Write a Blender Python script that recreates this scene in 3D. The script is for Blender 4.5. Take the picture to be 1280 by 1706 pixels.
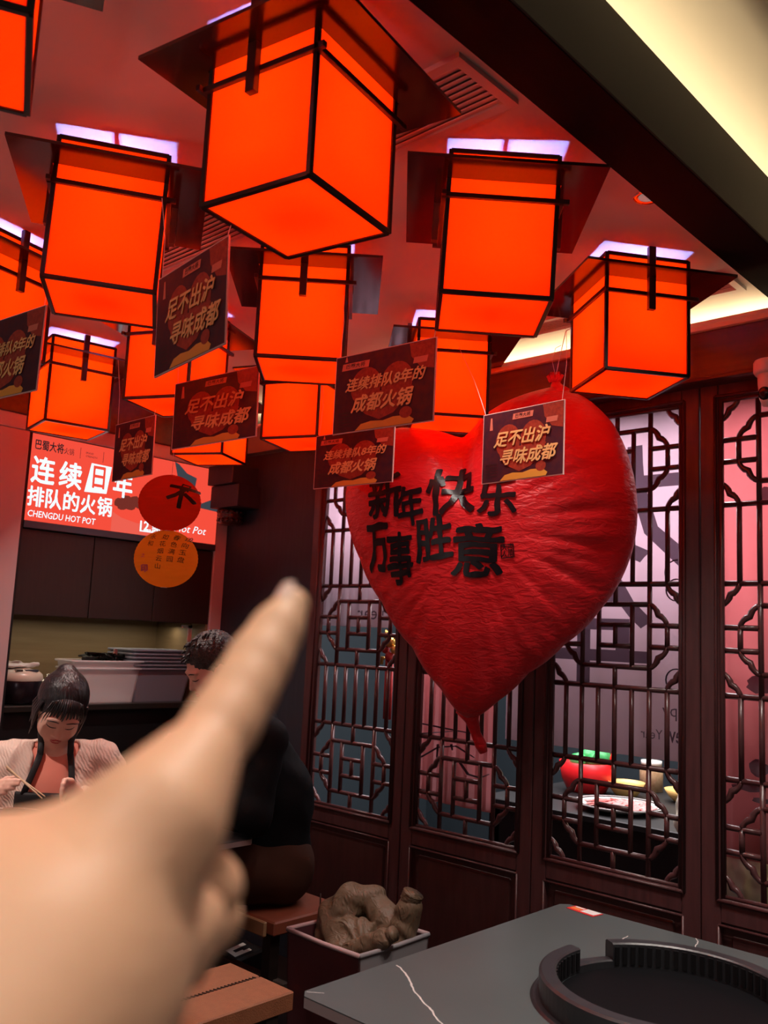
import bpy, bmesh, math, random
import numpy as np
from mathutils import Matrix, Vector, noise
random.seed(7)
PI = math.pi
scene = bpy.context.scene
for o in list(bpy.data.objects):
    bpy.data.objects.remove(o)
C = scene.collection

# ------------------------------------------------------------------ camera
FPX, PITCH, ROLL, YAW, CAMZ = 1497.3, math.radians(7.9246), math.radians(2.683), math.radians(-43.086), 1.5
cp, sp, cy, sy = math.cos(PITCH), math.sin(PITCH), math.cos(YAW), math.sin(YAW)
FWD = Vector((sy * cp, cy * cp, sp)); _r = Vector((cy, -sy, 0)); _u = _r.cross(FWD)
RIGHT = _r * math.cos(ROLL) + _u * math.sin(ROLL)
UP = -_r * math.sin(ROLL) + _u * math.cos(ROLL)
CAMP = Vector((0, 0, CAMZ))
cam = bpy.data.cameras.new('camera'); camo = bpy.data.objects.new('camera', cam); C.objects.link(camo)
cam.sensor_fit = 'HORIZONTAL'; cam.sensor_width = 36.0; cam.lens = FPX / 1280 * 36.0
cam.clip_start = 0.02
m = Matrix((RIGHT, UP, -FWD)).transposed().to_4x4(); m.translation = CAMP
camo.matrix_world = m
cam.dof.use_dof = True; cam.dof.focus_distance = 2.7; cam.dof.aperture_fstop = 8.0
scene.camera = camo

def ray(x, y):
    return RIGHT * ((x - 640) / FPX) - UP * ((y - 853) / FPX) + FWD
def dep(x, y, d): return CAMP + ray(x, y) * d
def onz(x, y, z):
    r = ray(x, y); return CAMP + r * ((z - CAMZ) / r.z)
def ony(x, y, Y):
    r = ray(x, y); return CAMP + r * (Y / r.y)
def onx(x, y, X):
    r = ray(x, y); return CAMP + r * (X / r.x)

# ------------------------------------------------------------------ world, exposure
w = bpy.data.worlds.new('world'); scene.world = w; w.use_nodes = True
w.node_tree.nodes['Background'].inputs[0].default_value = (0.75, 0.72, 0.8, 1)
w.node_tree.nodes['Background'].inputs[1].default_value = 0.03
vs = scene.view_settings
vs.view_transform = 'Standard'; vs.look = 'None'; vs.gamma = 1.0; vs.exposure = 0.0; vs.use_curve_mapping = False

# ------------------------------------------------------------------ lights of the room
def area(name, loc, sx, sy_, power, col, rot=(0, 0, 0), spread=None):
    l = bpy.data.lights.new(name, 'AREA'); l.shape = 'RECTANGLE'; l.size = sx; l.size_y = sy_
    l.energy = power; l.color = col
    if spread: l.spread = spread
    o = bpy.data.objects.new(name, l); C.objects.link(o); o.location = loc; o.rotation_euler = rot
    return o
WARM = (1.0, 0.82, 0.50)
area('cove_light_door_wall', (-2.2, 3.10, 2.60), 3.4, 0.03, 7, WARM, (PI, 0, 0))            # LED strip in the cove above the doors
area('cove_light_beam', (-1.00, 0.9, 2.80), 0.03, 4.6, 12, WARM, (PI, 0, 0))                # LED strip in the trough on the beam
area('niche_light', (-4.25, 2.38, 1.505), 0.03, 1.0, 1.1, (1.0, 0.86, 0.62), (0, 0, 0))     # strip under the wall cabinets
area('next_room_ceiling_light', (-2.2, 3.75, 2.58), 2.6, 0.5, 80, (1.0, 0.92, 0.96), (0, 0, 0))
area('next_room_ceiling_light', (-2.4, 4.9, 2.58), 2.6, 0.5, 60, (1.0, 0.93, 0.95), (0, 0, 0))

# ------------------------------------------------------------------ materials
MATS = {}
def nodes_of(mt):
    return mt.node_tree.nodes, mt.node_tree.links
def pmat(name, col, rough=0.5, metal=0.0, spec=0.5, var=None, bump=None, coat=0.0, coat_rough=0.1, emis=None, estr=0.0,
         sss=0.0, stretch=(1, 1, 1), trans=0.0, ior=1.45, sheen=0.0):
    """principled material; var=(scale, amount, colour2) mottles the colour, bump=(scale, strength) adds fine relief"""
    if name in MATS: return MATS[name]
    mt = bpy.data.materials.new(name); mt.use_nodes = True
    n, l = nodes_of(mt); p = n['Principled BSDF']
    p.inputs['Base Color'].default_value = (*col, 1); p.inputs['Roughness'].default_value = rough
    p.inputs['Metallic'].default_value = metal; p.inputs['Specular IOR Level'].default_value = spec
    p.inputs['Coat Weight'].default_value = coat; p.inputs['Coat Roughness'].default_value = coat_rough
    p.inputs['IOR'].default_value = ior
    if trans: p.inputs['Transmission Weight'].default_value = trans
    if sheen: p.inputs['Sheen Weight'].default_value = sheen
    if sss:
        p.inputs['Subsurface Weight'].default_value = sss; p.inputs['Subsurface Radius'].default_value = (1.0, 0.35, 0.2)
        p.inputs['Subsurface Scale'].default_value = 0.004
    if emis:
        p.inputs['Emission Color'].default_value = (*emis, 1); p.inputs['Emission Strength'].default_value = estr
    if var or bump:
        tc = n.new('ShaderNodeTexCoord'); mp = n.new('ShaderNodeMapping'); mp.inputs['Scale'].default_value = stretch
        l.new(tc.outputs['Object'], mp.inputs['Vector'])
    if var:
        tx = n.new('ShaderNodeTexNoise'); tx.inputs['Scale'].default_value = var[0]; tx.inputs['Detail'].default_value = 5
        l.new(mp.outputs['Vector'], tx.inputs['Vector'])
        cr = n.new('ShaderNodeValToRGB'); cr.color_ramp.elements[0].position = 0.5 - 0.25; cr.color_ramp.elements[1].position = 0.5 + 0.25
        cr.color_ramp.elements[0].color = (*col, 1); cr.color_ramp.elements[1].color = (*var[1], 1)
        l.new(tx.outputs['Fac'], cr.inputs['Fac']); l.new(cr.outputs['Color'], p.inputs['Base Color'])
    if bump:
        tb = n.new('ShaderNodeTexNoise'); tb.inputs['Scale'].default_value = bump[0]; tb.inputs['Detail'].default_value = 4
        l.new(mp.outputs['Vector'], tb.inputs['Vector'])
        bp = n.new('ShaderNodeBump'); bp.inputs['Strength'].default_value = bump[1]; bp.inputs['Distance'].default_value = 0.01
        l.new(tb.outputs['Fac'], bp.inputs['Height']); l.new(bp.outputs['Normal'], p.inputs['Normal'])
    MATS[name] = mt
    return mt
def emat(name, col, strength):
    if name in MATS: return MATS[name]
    mt = bpy.data.materials.new(name); mt.use_nodes = True
    n, l = nodes_of(mt); n.remove(n['Principled BSDF'])
    e = n.new('ShaderNodeEmission'); e.inputs[0].default_value = (*col, 1); e.inputs[1].default_value = strength
    l.new(e.outputs[0], n['Material Output'].inputs[0]); MATS[name] = mt
    return mt
def paper_mat(name, col, tcol, ecol, estr, refl=0.35):
    mt = bpy.data.materials.new(name); mt.use_nodes = True
    n, l = nodes_of(mt); n.remove(n['Principled BSDF'])
    t = n.new('ShaderNodeBsdfTranslucent'); t.inputs[0].default_value = (*tcol, 1)
    d = n.new('ShaderNodeBsdfDiffuse'); d.inputs[0].default_value = (*col, 1)
    mx = n.new('ShaderNodeMixShader'); mx.inputs[0].default_value = refl
    l.new(t.outputs[0], mx.inputs[1]); l.new(d.outputs[0], mx.inputs[2])
    e = n.new('ShaderNodeEmission'); e.inputs[0].default_value = (*ecol, 1); e.inputs[1].default_value = estr
    ad = n.new('ShaderNodeAddShader'); l.new(mx.outputs[0], ad.inputs[0]); l.new(e.outputs[0], ad.inputs[1])
    l.new(ad.outputs[0], n['Material Output'].inputs[0]); MATS[name] = mt
    return mt

M_wood = pmat('mahogany', (0.100, 0.036, 0.037), 0.36, var=(9, (0.062, 0.023, 0.024)), stretch=(6, 6, 0.6), spec=0.5, bump=(30, 0.04))
M_woodh = pmat('mahogany_beam', (0.085, 0.022, 0.014), 0.38, var=(7, (0.05, 0.014, 0.010)), stretch=(0.5, 6, 7), bump=(24, 0.08))
M_lattice = pmat('mahogany_lattice', (0.080, 0.029, 0.030), 0.28, spec=0.55)
M_darkwall = pmat('dark_panel', (0.032, 0.032, 0.046), 0.55, var=(12, (0.023, 0.023, 0.033)), stretch=(5, 5, 0.4))
M_ceil = pmat('ceiling_paint', (0.74, 0.68, 0.62), 0.8)
M_ceil2 = pmat('upper_ceiling_paint', (0.62, 0.54, 0.45), 0.8)
M_vent = pmat('vent_white', (0.70, 0.62, 0.58), 0.5)
M_beam = pmat('beam_black', (0.007, 0.005, 0.005), 0.7, spec=0.05, var=(6, (0.010, 0.007, 0.006)), stretch=(8, 0.5, 8))
M_beamside_lit = pmat('beam_side_lit', (0.055, 0.045, 0.036), 0.55)  # beam's side coloured lighter than its soffit, the room light painted in
M_floor = pmat('floor_wood', (0.022, 0.010, 0.008), 0.35, var=(8, (0.012, 0.006, 0.005)), stretch=(8, 0.6, 1))
M_lframe = pmat('lantern_frame', (0.012, 0.005, 0.004), 0.35, spec=0.6)
M_plate = pmat('lantern_board', (0.030, 0.004, 0.003), 0.14, spec=0.5, ior=1.75)
M_rail = pmat('lantern_rail', (0.040, 0.012, 0.010), 0.3)
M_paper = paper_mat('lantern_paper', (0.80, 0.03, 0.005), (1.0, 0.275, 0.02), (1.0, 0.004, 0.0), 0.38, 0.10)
M_banner = paper_mat('banner_cloth', (0.80, 0.68, 0.74), (0.80, 0.66, 0.73), (1, 1, 1), 0.0)
M_bannerpink = paper_mat('banner_pink', (0.85, 0.45, 0.46), (0.85, 0.42, 0.44), (1, 1, 1), 0.0)
M_ink = paper_mat('ink_grey', (0.20, 0.17, 0.21), (0.22, 0.19, 0.23), (1, 1, 1), 0.0)
M_string = pmat('string', (0.75, 0.68, 0.62), 0.6)
M_trim = pmat('wall_trim', (0.58, 0.42, 0.42), 0.6)
M_wallgrey = pmat('wall_grey', (0.52, 0.46, 0.50), 0.7)
M_cab = pmat('cabinet_dark', (0.035, 0.020, 0.017), 0.45, var=(14, (0.026, 0.015, 0.013)), stretch=(5, 5, 0.5))
M_black = pmat('black', (0.006, 0.005, 0.006), 0.5)
M_niche = pmat('niche_wood', (0.33, 0.23, 0.13), 0.5, var=(5, (0.24, 0.16, 0.085)), stretch=(1, 0.5, 7))
M_bezel = pmat('screen_bezel', (0.09, 0.10, 0.13), 0.35, metal=0.4)
M_teal = pmat('teal_wall', (0.022, 0.034, 0.042), 0.6)

M_skin = pmat('skin', (0.74, 0.40, 0.24), 0.5, sss=0.25, var=(9, (0.78, 0.46, 0.28)), bump=(160, 0.05))

# ------------------------------------------------------------------ mesh helpers
def link(o, parent=None):
    C.objects.link(o)
    if parent is not None:
        o.parent = parent; o.matrix_parent_inverse = PINV.get(parent.name, Matrix.Identity(4))
    return o
PINV = {}
class MB:
    def __init__(s): s.v = []; s.f = []
    def add(s, vs_, fs):
        b = len(s.v); s.v += [tuple(q) for q in vs_]; s.f += [tuple(i + b for i in f) for f in fs]; return s
    def box(s, x0, x1, y0, y1, z0, z1, mat=None):
        vs_ = [Vector((x, y, z)) for z in (z0, z1) for y in (y0, y1) for x in (x0, x1)]
        if mat is not None: vs_ = [mat @ q for q in vs_]
        return s.add(vs_, [(0, 2, 3, 1), (4, 5, 7, 6), (0, 1, 5, 4), (2, 6, 7, 3), (0, 4, 6, 2), (1, 3, 7, 5)])
    def tube(s, pts, r, n=6, closed=False, flat=1.0, ref=None, caps=True):
        pts = [Vector(q) for q in pts]; k = len(pts); rs = r if hasattr(r, '__len__') else [r] * k
        t0 = (pts[1] - pts[0]).normalized()
        up = Vector(ref) if ref is not None else (Vector((0, 0, 1)) if abs(t0.z) < 0.9 else Vector((1, 0, 0)))
        vs_ = []; nrm = None
        for i, q in enumerate(pts):
            if closed: t = (pts[(i + 1) % k] - pts[i - 1])
            else: t = pts[min(i + 1, k - 1)] - pts[max(i - 1, 0)]
            t = t.normalized() if t.length > 1e-9 else t0
            if nrm is None: nrm = (up - t * up.dot(t)).normalized()
            else: nrm = (nrm - t * nrm.dot(t)).normalized()
            bi = t.cross(nrm)
            for j in range(n):
                a = 2 * PI * (j + 0.5) / n
                vs_.append(q + nrm * (math.cos(a) * rs[i] * flat) + bi * (math.sin(a) * rs[i]))
        fs = []
        for i in range(k if closed else k - 1):
            for j in range(n):
                a = i * n + j; b = i * n + (j + 1) % n; c = ((i + 1) % k) * n + (j + 1) % n; d = ((i + 1) % k) * n + j
                fs.append((a, b, c, d))
        if not closed and caps:
            fs.append(tuple(range(n - 1, -1, -1))); fs.append(tuple((k - 1) * n + j for j in range(n)))
        return s.add(vs_, fs)
    def lathe(s, prof, n=24, mat=None, cap=True):
        vs_ = []; fs = []; k = len(prof)
        for i, (r, z) in enumerate(prof):
            for j in range(n):
                a = 2 * PI * j / n; q = Vector((r * math.cos(a), r * math.sin(a), z)); vs_.append(mat @ q if mat is not None else q)
        for i in range(k - 1):
            for j in range(n):
                fs.append((i * n + j, i * n + (j + 1) % n, (i + 1) * n + (j + 1) % n, (i + 1) * n + j))
        if cap:
            fs.append(tuple(range(n - 1, -1, -1))); fs.append(tuple((k - 1) * n + j for j in range(n)))
        return s.add(vs_, fs)
    def prism(s, poly, fn, h):
        """poly: 2D points; fn(u, v, w) -> point; extruded w = 0..h"""
        k = len(poly); vs_ = [fn(u, v, 0) for u, v in poly] + [fn(u, v, h) for u, v in poly]
        fs = [tuple(range(k - 1, -1, -1)), tuple(range(k, 2 * k))] + [(i, (i + 1) % k, k + (i + 1) % k, k + i) for i in range(k)]
        return s.add(vs_, fs)
    def mesh(s, name, mat, smooth=False, bevel=0.0, seg=1):
        me = bpy.data.meshes.new(name); me.from_pydata(s.v, [], s.f)
        bm = bmesh.new(); bm.from_mesh(me)
        if bevel:
            bmesh.ops.bevel(bm, geom=list(bm.edges), offset=bevel, segments=seg, affect='EDGES', profile=0.6, clamp_overlap=True)
        bmesh.ops.recalc_face_normals(bm, faces=bm.faces)
        bm.to_mesh(me); bm.free()
        if mat: me.materials.append(mat)
        if smooth: me.polygons.foreach_set('use_smooth', [True] * len(me.polygons))
        return me
    def build(s, name, mat, parent=None, smooth=False, bevel=0.0, seg=1):
        return link(bpy.data.objects.new(name, s.mesh(name, mat, smooth, bevel, seg)), parent)
def inst(name, me, parent, loc=(0, 0, 0), rot=(0, 0, 0), scale=(1, 1, 1)):
    o = bpy.data.objects.new(name, me); C.objects.link(o); o.parent = parent
    o.location = loc; o.rotation_euler = rot; o.scale = scale
    return o
def tag(o, label, cat, group=None, kind=None):
    if label: o['label'] = label
    if cat: o['category'] = cat
    if group: o['group'] = group
    if kind: o['kind'] = kind
    return o
def thing(name, label, cat, loc=(0, 0, 0), rz=0.0, group=None, world=False):
    """Empty at the thing's base; world=True means its parts are given in world coordinates"""
    o = bpy.data.objects.new(name, None); C.objects.link(o); o.empty_display_size = 0.05
    o.location = loc; o.rotation_euler = (0, 0, rz)
    if world: PINV[o.name] = (Matrix.Translation(Vector(loc)) @ Matrix.Rotation(rz, 4, 'Z')).inverted()
    if cat: tag(o, label, cat, group)
    return o
def struct(o):
    o['kind'] = 'structure'; return o
def bx(name, x0, x1, y0, y1, z0, z1, mat, parent=None, bevel=0.0):
    return MB().box(x0, x1, y0, y1, z0, z1).build(name, mat, parent, bevel=bevel)
def room(name):
    o = bpy.data.objects.new(name, None); C.objects.link(o); o['kind'] = 'structure'; o.empty_display_size = 0.05
    return o
_dg = None
def text_mesh(body, size=1.0, bold=0.0, shear=0.0, extrude=0.0, align='CENTER', name='lettering', space=1.0, mat=None, fn=None, split=None, width=None):
    """mesh of a line of text in its own xy plane; fn maps a point; split subdivides edges longer than that"""
    cu = bpy.data.curves.new('tmp_text', 'FONT'); cu.body = body; cu.size = size; cu.offset = bold * size if bold <= 0.014 else 0.0; cu.shear = shear
    cu.align_x = align; cu.align_y = 'CENTER'; cu.resolution_u = 2; cu.space_character = space
    ob = bpy.data.objects.new('tmp_text', cu); C.objects.link(ob)
    bpy.context.view_layer.update()
    dg = bpy.context.evaluated_depsgraph_get()
    me = bpy.data.meshes.new_from_object(ob.evaluated_get(dg))
    bpy.data.objects.remove(ob); bpy.data.curves.remove(cu)
    bm = bmesh.new(); bm.from_mesh(me); bpy.data.meshes.remove(me)
    bmesh.ops.remove_doubles(bm, verts=bm.verts, dist=1e-5)
    if bold > 0.014:                       # heavy weight: the strokes thickened by shifted copies
        base = bpy.data.meshes.new('tmp_base'); bm.to_mesh(base)
        for k in range(8):
            n0 = len(bm.verts); bm.from_mesh(base); bm.verts.ensure_lookup_table()
            dx, dy = bold * size * 1.15 * math.cos(k * PI / 4 + 0.2), bold * size * 1.15 * math.sin(k * PI / 4 + 0.2)
            for v in bm.verts[n0:]: v.co.x += dx; v.co.y += dy; v.co.z += 0.0003 * (k + 1)
        bpy.data.meshes.remove(base)
    if width is not None and len(bm.verts):
        xs = [v.co.x for v in bm.verts]; x0, x1 = min(xs), max(xs); f_ = width / max(x1 - x0, 1e-6)
        for v in bm.verts: v.co.x = (v.co.x - (x0 + x1) / 2) * f_
    bmesh.ops.triangulate(bm, faces=bm.faces)
    if split:
        for _ in range(4):
            es = [e for e in bm.edges if e.calc_length() > split]
            if not es: break
            bmesh.ops.subdivide_edges(bm, edges=es, cuts=1); bmesh.ops.triangulate(bm, faces=bm.faces)
    if fn:
        for v in bm.verts: v.co = fn(v.co)
    me = bpy.data.meshes.new(name); bm.to_mesh(me); bm.free()
    if mat: me.materials.append(mat)
    return me

# ------------------------------------------------------------------ smooth implicit bodies
class SDF:
    def __init__(s): s.p = []
    def rc(s, a, b, ra, rb, k=0.02, neg=False): s.p.append(('c', np.array(a, float), np.array(b, float), ra, rb, k, neg)); return s
    def ell(s, c, r, R=None, k=0.02, neg=False):
        s.p.append(('e', np.array(c, float), np.array(r, float), np.eye(3) if R is None else np.array(R, float), None, k, neg)); return s
    def half(s, c, nrm, k=0.004):          # cut away the side the normal points to
        s.p.append(('h', np.array(c, float), np.array(nrm, float), 0, 0, k, True)); return s
    @staticmethod
    def dist(pr, P):
        if pr[0] == 'c':
            _, a, b, ra, rb, k, neg = pr; ab = b - a; t = np.clip(((P - a) @ ab) / max(ab @ ab, 1e-12), 0, 1)
            return np.linalg.norm(P - a - t[..., None] * ab, axis=-1) - (ra + (rb - ra) * t)
        if pr[0] == 'e':
            q = (P - pr[1]) @ pr[3]; k0 = np.linalg.norm(q / pr[2], axis=-1); k1 = np.linalg.norm(q / pr[2] ** 2, axis=-1)
            return k0 * (k0 - 1) / np.maximum(k1, 1e-6)
        return -((P - pr[1]) @ pr[2])
    def bounds(s, pr):
        if pr[0] == 'c':
            r = max(pr[3], pr[4]); return np.minimum(pr[1], pr[2]) - r, np.maximum(pr[1], pr[2]) + r
        r = pr[2].max(); return pr[1] - r, pr[1] + r
    def mesh(s, name, res, mat, disp=None, smooth_it=0):
        pos = [p for p in s.p if not p[6]]
        lo = np.min([s.bounds(p)[0] for p in pos], axis=0) - 3 * res; hi = np.max([s.bounds(p)[1] for p in pos], axis=0) + 3 * res
        n = np.ceil((hi - lo) / res).astype(int) + 1
        ax = [lo[i] + np.arange(n[i]) * res for i in range(3)]
        D = np.full(n, 1.0)
        for pr in s.p:
            if pr[0] == 'h': i0 = np.zeros(3, int); i1 = n
            else:
                b0, b1 = s.bounds(pr); mg = pr[5] + 3 * res
                i0 = np.clip(np.floor((b0 - mg - lo) / res).astype(int), 0, n); i1 = np.clip(np.ceil((b1 + mg - lo) / res).astype(int) + 1, 0, n)
            sl = tuple(slice(i0[i], i1[i]) for i in range(3))
            P = np.stack(np.meshgrid(*[ax[i][sl[i]] for i in range(3)], indexing='ij'), -1)
            d = s.dist(pr, P); k = pr[5]; o = D[sl]
            if pr[6]:
                d = -d; h = np.maximum(k - np.abs(o - d), 0) / k; D[sl] = np.maximum(o, d) + h * h * k / 4
            else:
                h = np.maximum(k - np.abs(o - d), 0) / k; D[sl] = np.minimum(o, d) - h * h * k / 4
        if disp is not None:
            P = np.stack(np.meshgrid(*ax, indexing='ij'), -1); D = D + disp(P)
        V, F = surface_nets(D, lo, res)
        me = bpy.data.meshes.new(name); me.from_pydata(V.tolist(), [], F.tolist())
        if mat: me.materials.append(mat)
        me.polygons.foreach_set('use_smooth', [True] * len(me.polygons)); me.update()
        return me
    def build(s, name, res, mat, parent=None, disp=None):
        return link(bpy.data.objects.new(name, s.mesh(name, res, mat, disp)), parent)
    def at(s, P):
        P = np.array(P, float)[None]; v = None
        for pr in s.p:
            d = s.dist(pr, P); k = pr[5]
            if v is None: v = d
            elif pr[6]: d = -d; h = np.maximum(k - np.abs(v - d), 0) / k; v = np.maximum(v, d) + h * h * k / 4
            else: h = np.maximum(k - np.abs(v - d), 0) / k; v = np.minimum(v, d) - h * h * k / 4
        return float(v[0])
    def hit(s, o, d, tmax=1.0):
        o = np.array(o, float); d = np.array(d, float); d /= np.linalg.norm(d); t = 0.0
        for _ in range(120):
            v = s.at(o + d * t)
            if v < 0.0004 or t > tmax: break
            t += max(v * 0.8, 0.0004)
        return Vector(o + d * t)
def surface_nets(D, lo, res):
    ins = D < 0; nx, ny, nz = D.shape
    cs = (slice(0, -1), slice(1, None))
    cnt = np.zeros((nx - 1, ny - 1, nz - 1), int)
    for i in (0, 1):
        for j in (0, 1):
            for k in (0, 1): cnt += ins[cs[i], cs[j], cs[k]]
    act = (cnt > 0) & (cnt < 8); idx = np.full(act.shape, -1); ids = np.argwhere(act); idx[act] = np.arange(len(ids))
    acc = np.zeros((len(ids), 3)); num = np.zeros(len(ids))
    for axis in range(3):
        oth = [a for a in range(3) if a != axis]
        for a in (0, 1):
            for b in (0, 1):
                off = np.zeros(3, int); off[oth[0]] = a; off[oth[1]] = b
                p0 = ids + off; p1 = p0.copy(); p1[:, axis] += 1
                d0 = D[tuple(p0.T)]; d1 = D[tuple(p1.T)]; cr = (d0 < 0) != (d1 < 0)
                t = np.where(cr, d0 / np.where(cr, d0 - d1, 1), 0)
                q = p0.astype(float); q[:, axis] += t
                acc += np.where(cr[:, None], q, 0); num += cr
    V = lo + acc / num[:, None] * res
    F = []
    for axis in range(3):
        u, v = [(1, 2), (2, 0), (0, 1)][axis]
        a = np.moveaxis(ins, axis, 0); e = np.moveaxis(a[:-1] != a[1:], 0, axis); st = np.moveaxis(a[:-1], 0, axis)
        g = np.argwhere(e); g = g[(g[:, u] > 0) & (g[:, v] > 0)]
        g = g[(g[:, u] < D.shape[u] - 1) & (g[:, v] < D.shape[v] - 1)]
        if not len(g): continue
        du = np.zeros(3, int); du[u] = 1; dv = np.zeros(3, int); dv[v] = 1
        c = [idx[tuple((g - du - dv).T)], idx[tuple((g - dv).T)], idx[tuple(g.T)], idx[tuple((g - du).T)]]
        q = np.stack(c, 1); fl = st[tuple(g.T)]
        q = np.where(fl[:, None], q, q[:, ::-1]); F.append(q)
    return V, np.concatenate(F)

# ================================================================== the setting
ZC = 2.71
struct(bx('floor', -4.7, 2.6, -3.0, 5.7, -0.05, 0.0, M_floor))
struct(bx('ceiling', -4.4, -1.0, -1.6, 3.34, ZC, ZC + 0.06, M_ceil))
struct(bx('ceiling_upper', -1.12, 2.6, -3.0, 3.34, 3.0, 3.06, M_ceil2))
struct(bx('wall_trough', -1.12, -1.08, -3.0, 3.34, ZC + 0.06, 3.0, M_ceil2))
struct(bx('wall_right', 2.6, 2.7, -3.0, 3.4, 0, 3.1, M_cab))
struct(bx('wall_front', -4.6, 2.7, -3.1, -3.0, 0, 3.1, M_cab))
struct(bx('wall_side_front', -4.5, -4.4, -3.0, 0.3, 0, ZC, M_wallgrey))
# beam that carries the trough of the upper ceiling
bm_ = room('trim_1')
bx('beam_soffit', -1.03, -0.884, -3.0, 3.3, 2.66, 2.72, M_beam, bm_, 0.003)
bx('beam_fascia', -0.910, -0.882, -3.0, 3.3, 2.662, 2.865, M_beamside_lit, bm_, 0.002)
# door wall: fascia board, soffit and ledge of the light cove
hd = room('trim_2')
bx('fascia_board', -3.30, 2.6, 2.885, 2.93, 2.418, 2.585, M_woodh, hd, 0.002)
bx('fascia_lip', -3.30, 2.6, 2.878, 2.90, 2.412, 2.424, M_woodh, hd, 0.002)
bx('soffit', -3.30, 2.6, 2.93, 3.06, 2.418, 2.44, M_wood, hd)
M_ledge = pmat('cove_ledge', (0.66, 0.56, 0.40), 0.5)
bx('cove_ledge', -3.30, 2.6, 2.868, 2.93, 2.585, 2.604, M_ledge, hd, 0.002)
bx('cove_ledge', -3.30, 2.6, 2.880, 2.93, 2.604, 2.622, M_ledge, hd, 0.002)
bx('cove_floor', -4.4, 2.6, 2.93, 3.34, 2.575, 2.585, M_ceil, hd)
bx('cove_back', -4.4, 2.6, 3.30, 3.34, 2.44, 2.72, M_ceil, hd)
M_valance = pmat('valance', (0.20, 0.165, 0.125), 0.6)
bx('valance', -4.0, -3.30, 2.945, 3.0, 2.437, 2.575, M_valance, hd, 0.002)
struct(bx('wall_door_side', -4.4, -3.262, 3.0, 3.06, 0, 2.437, M_darkwall))
struct(bx('wall_door_end', -0.64, 2.6, 2.98, 3.06, 0, 2.44, M_wood))

struct(bx('wall_door_upper', -1.12, 2.6, 3.30, 3.34, 2.72, 3.0, M_ceil2))

# ------------------------------------------------------------------ lattice doors
def bar_mesh(length, horizontal):
    """rounded lattice bar, six-sided, centred on its own origin, lying in the xz plane"""
    h = length / 2
    pts = [(-h, 0, 0), (h, 0, 0)] if horizontal else [(0, 0, -h), (0, 0, h)]
    return MB().tube(pts, 0.0098, 6, ref=(0, 1, 0)).mesh('lattice_bar', M_lattice, smooth=True)
_bars = {}
def lat(parent, u0, z0, u1, z1):
    hz = abs(u1 - u0) > abs(z1 - z0); L = round(abs(u1 - u0) if hz else abs(z1 - z0), 3)
    if (L, hz) not in _bars: _bars[(L, hz)] = bar_mesh(L, hz)
    inst('lattice_bar', _bars[(L, hz)], parent, ((u0 + u1) / 2, 0, (z0 + z1) / 2))
def scallop(parent, u0, z0, u1, z1):
    """curved corner piece with a cusp: leaves (u0,z0) horizontally, reaches (u1,z1) vertically"""
    dx, dz = round(u1 - u0, 3), round(z1 - z0, 3)
    if (dx, dz) not in _bars:
        pts = []
        for half in (0, 1):
            for i in range(5):
                if half and i == 0: continue
                t = i / 4 * PI / 2; s_ = (math.sin(t) * 0.72 + i / 4 * 0.28, (1 - math.cos(t)) * 0.72 + i / 4 * 0.28)
                pts.append(((half + s_[0]) / 2 * dx, 0, (half + s_[1]) / 2 * dz))
        rs = [0.0098 + 0.002 * (1 if 3 <= i <= 5 else 0) for i in range(len(pts))]
        _bars[(dx, dz)] = MB().tube(pts, rs, 5, ref=(0, 1, 0)).mesh('lattice_scroll', M_lattice, smooth=True)
    inst('lattice_scroll', _bars[(dx, dz)], parent, (u0, 0, z0))
M_panel = pmat('door_panel', (0.070, 0.023, 0.022), 0.36, var=(8, (0.046, 0.016, 0.015)), stretch=(6, 6, 0.6))
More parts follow.
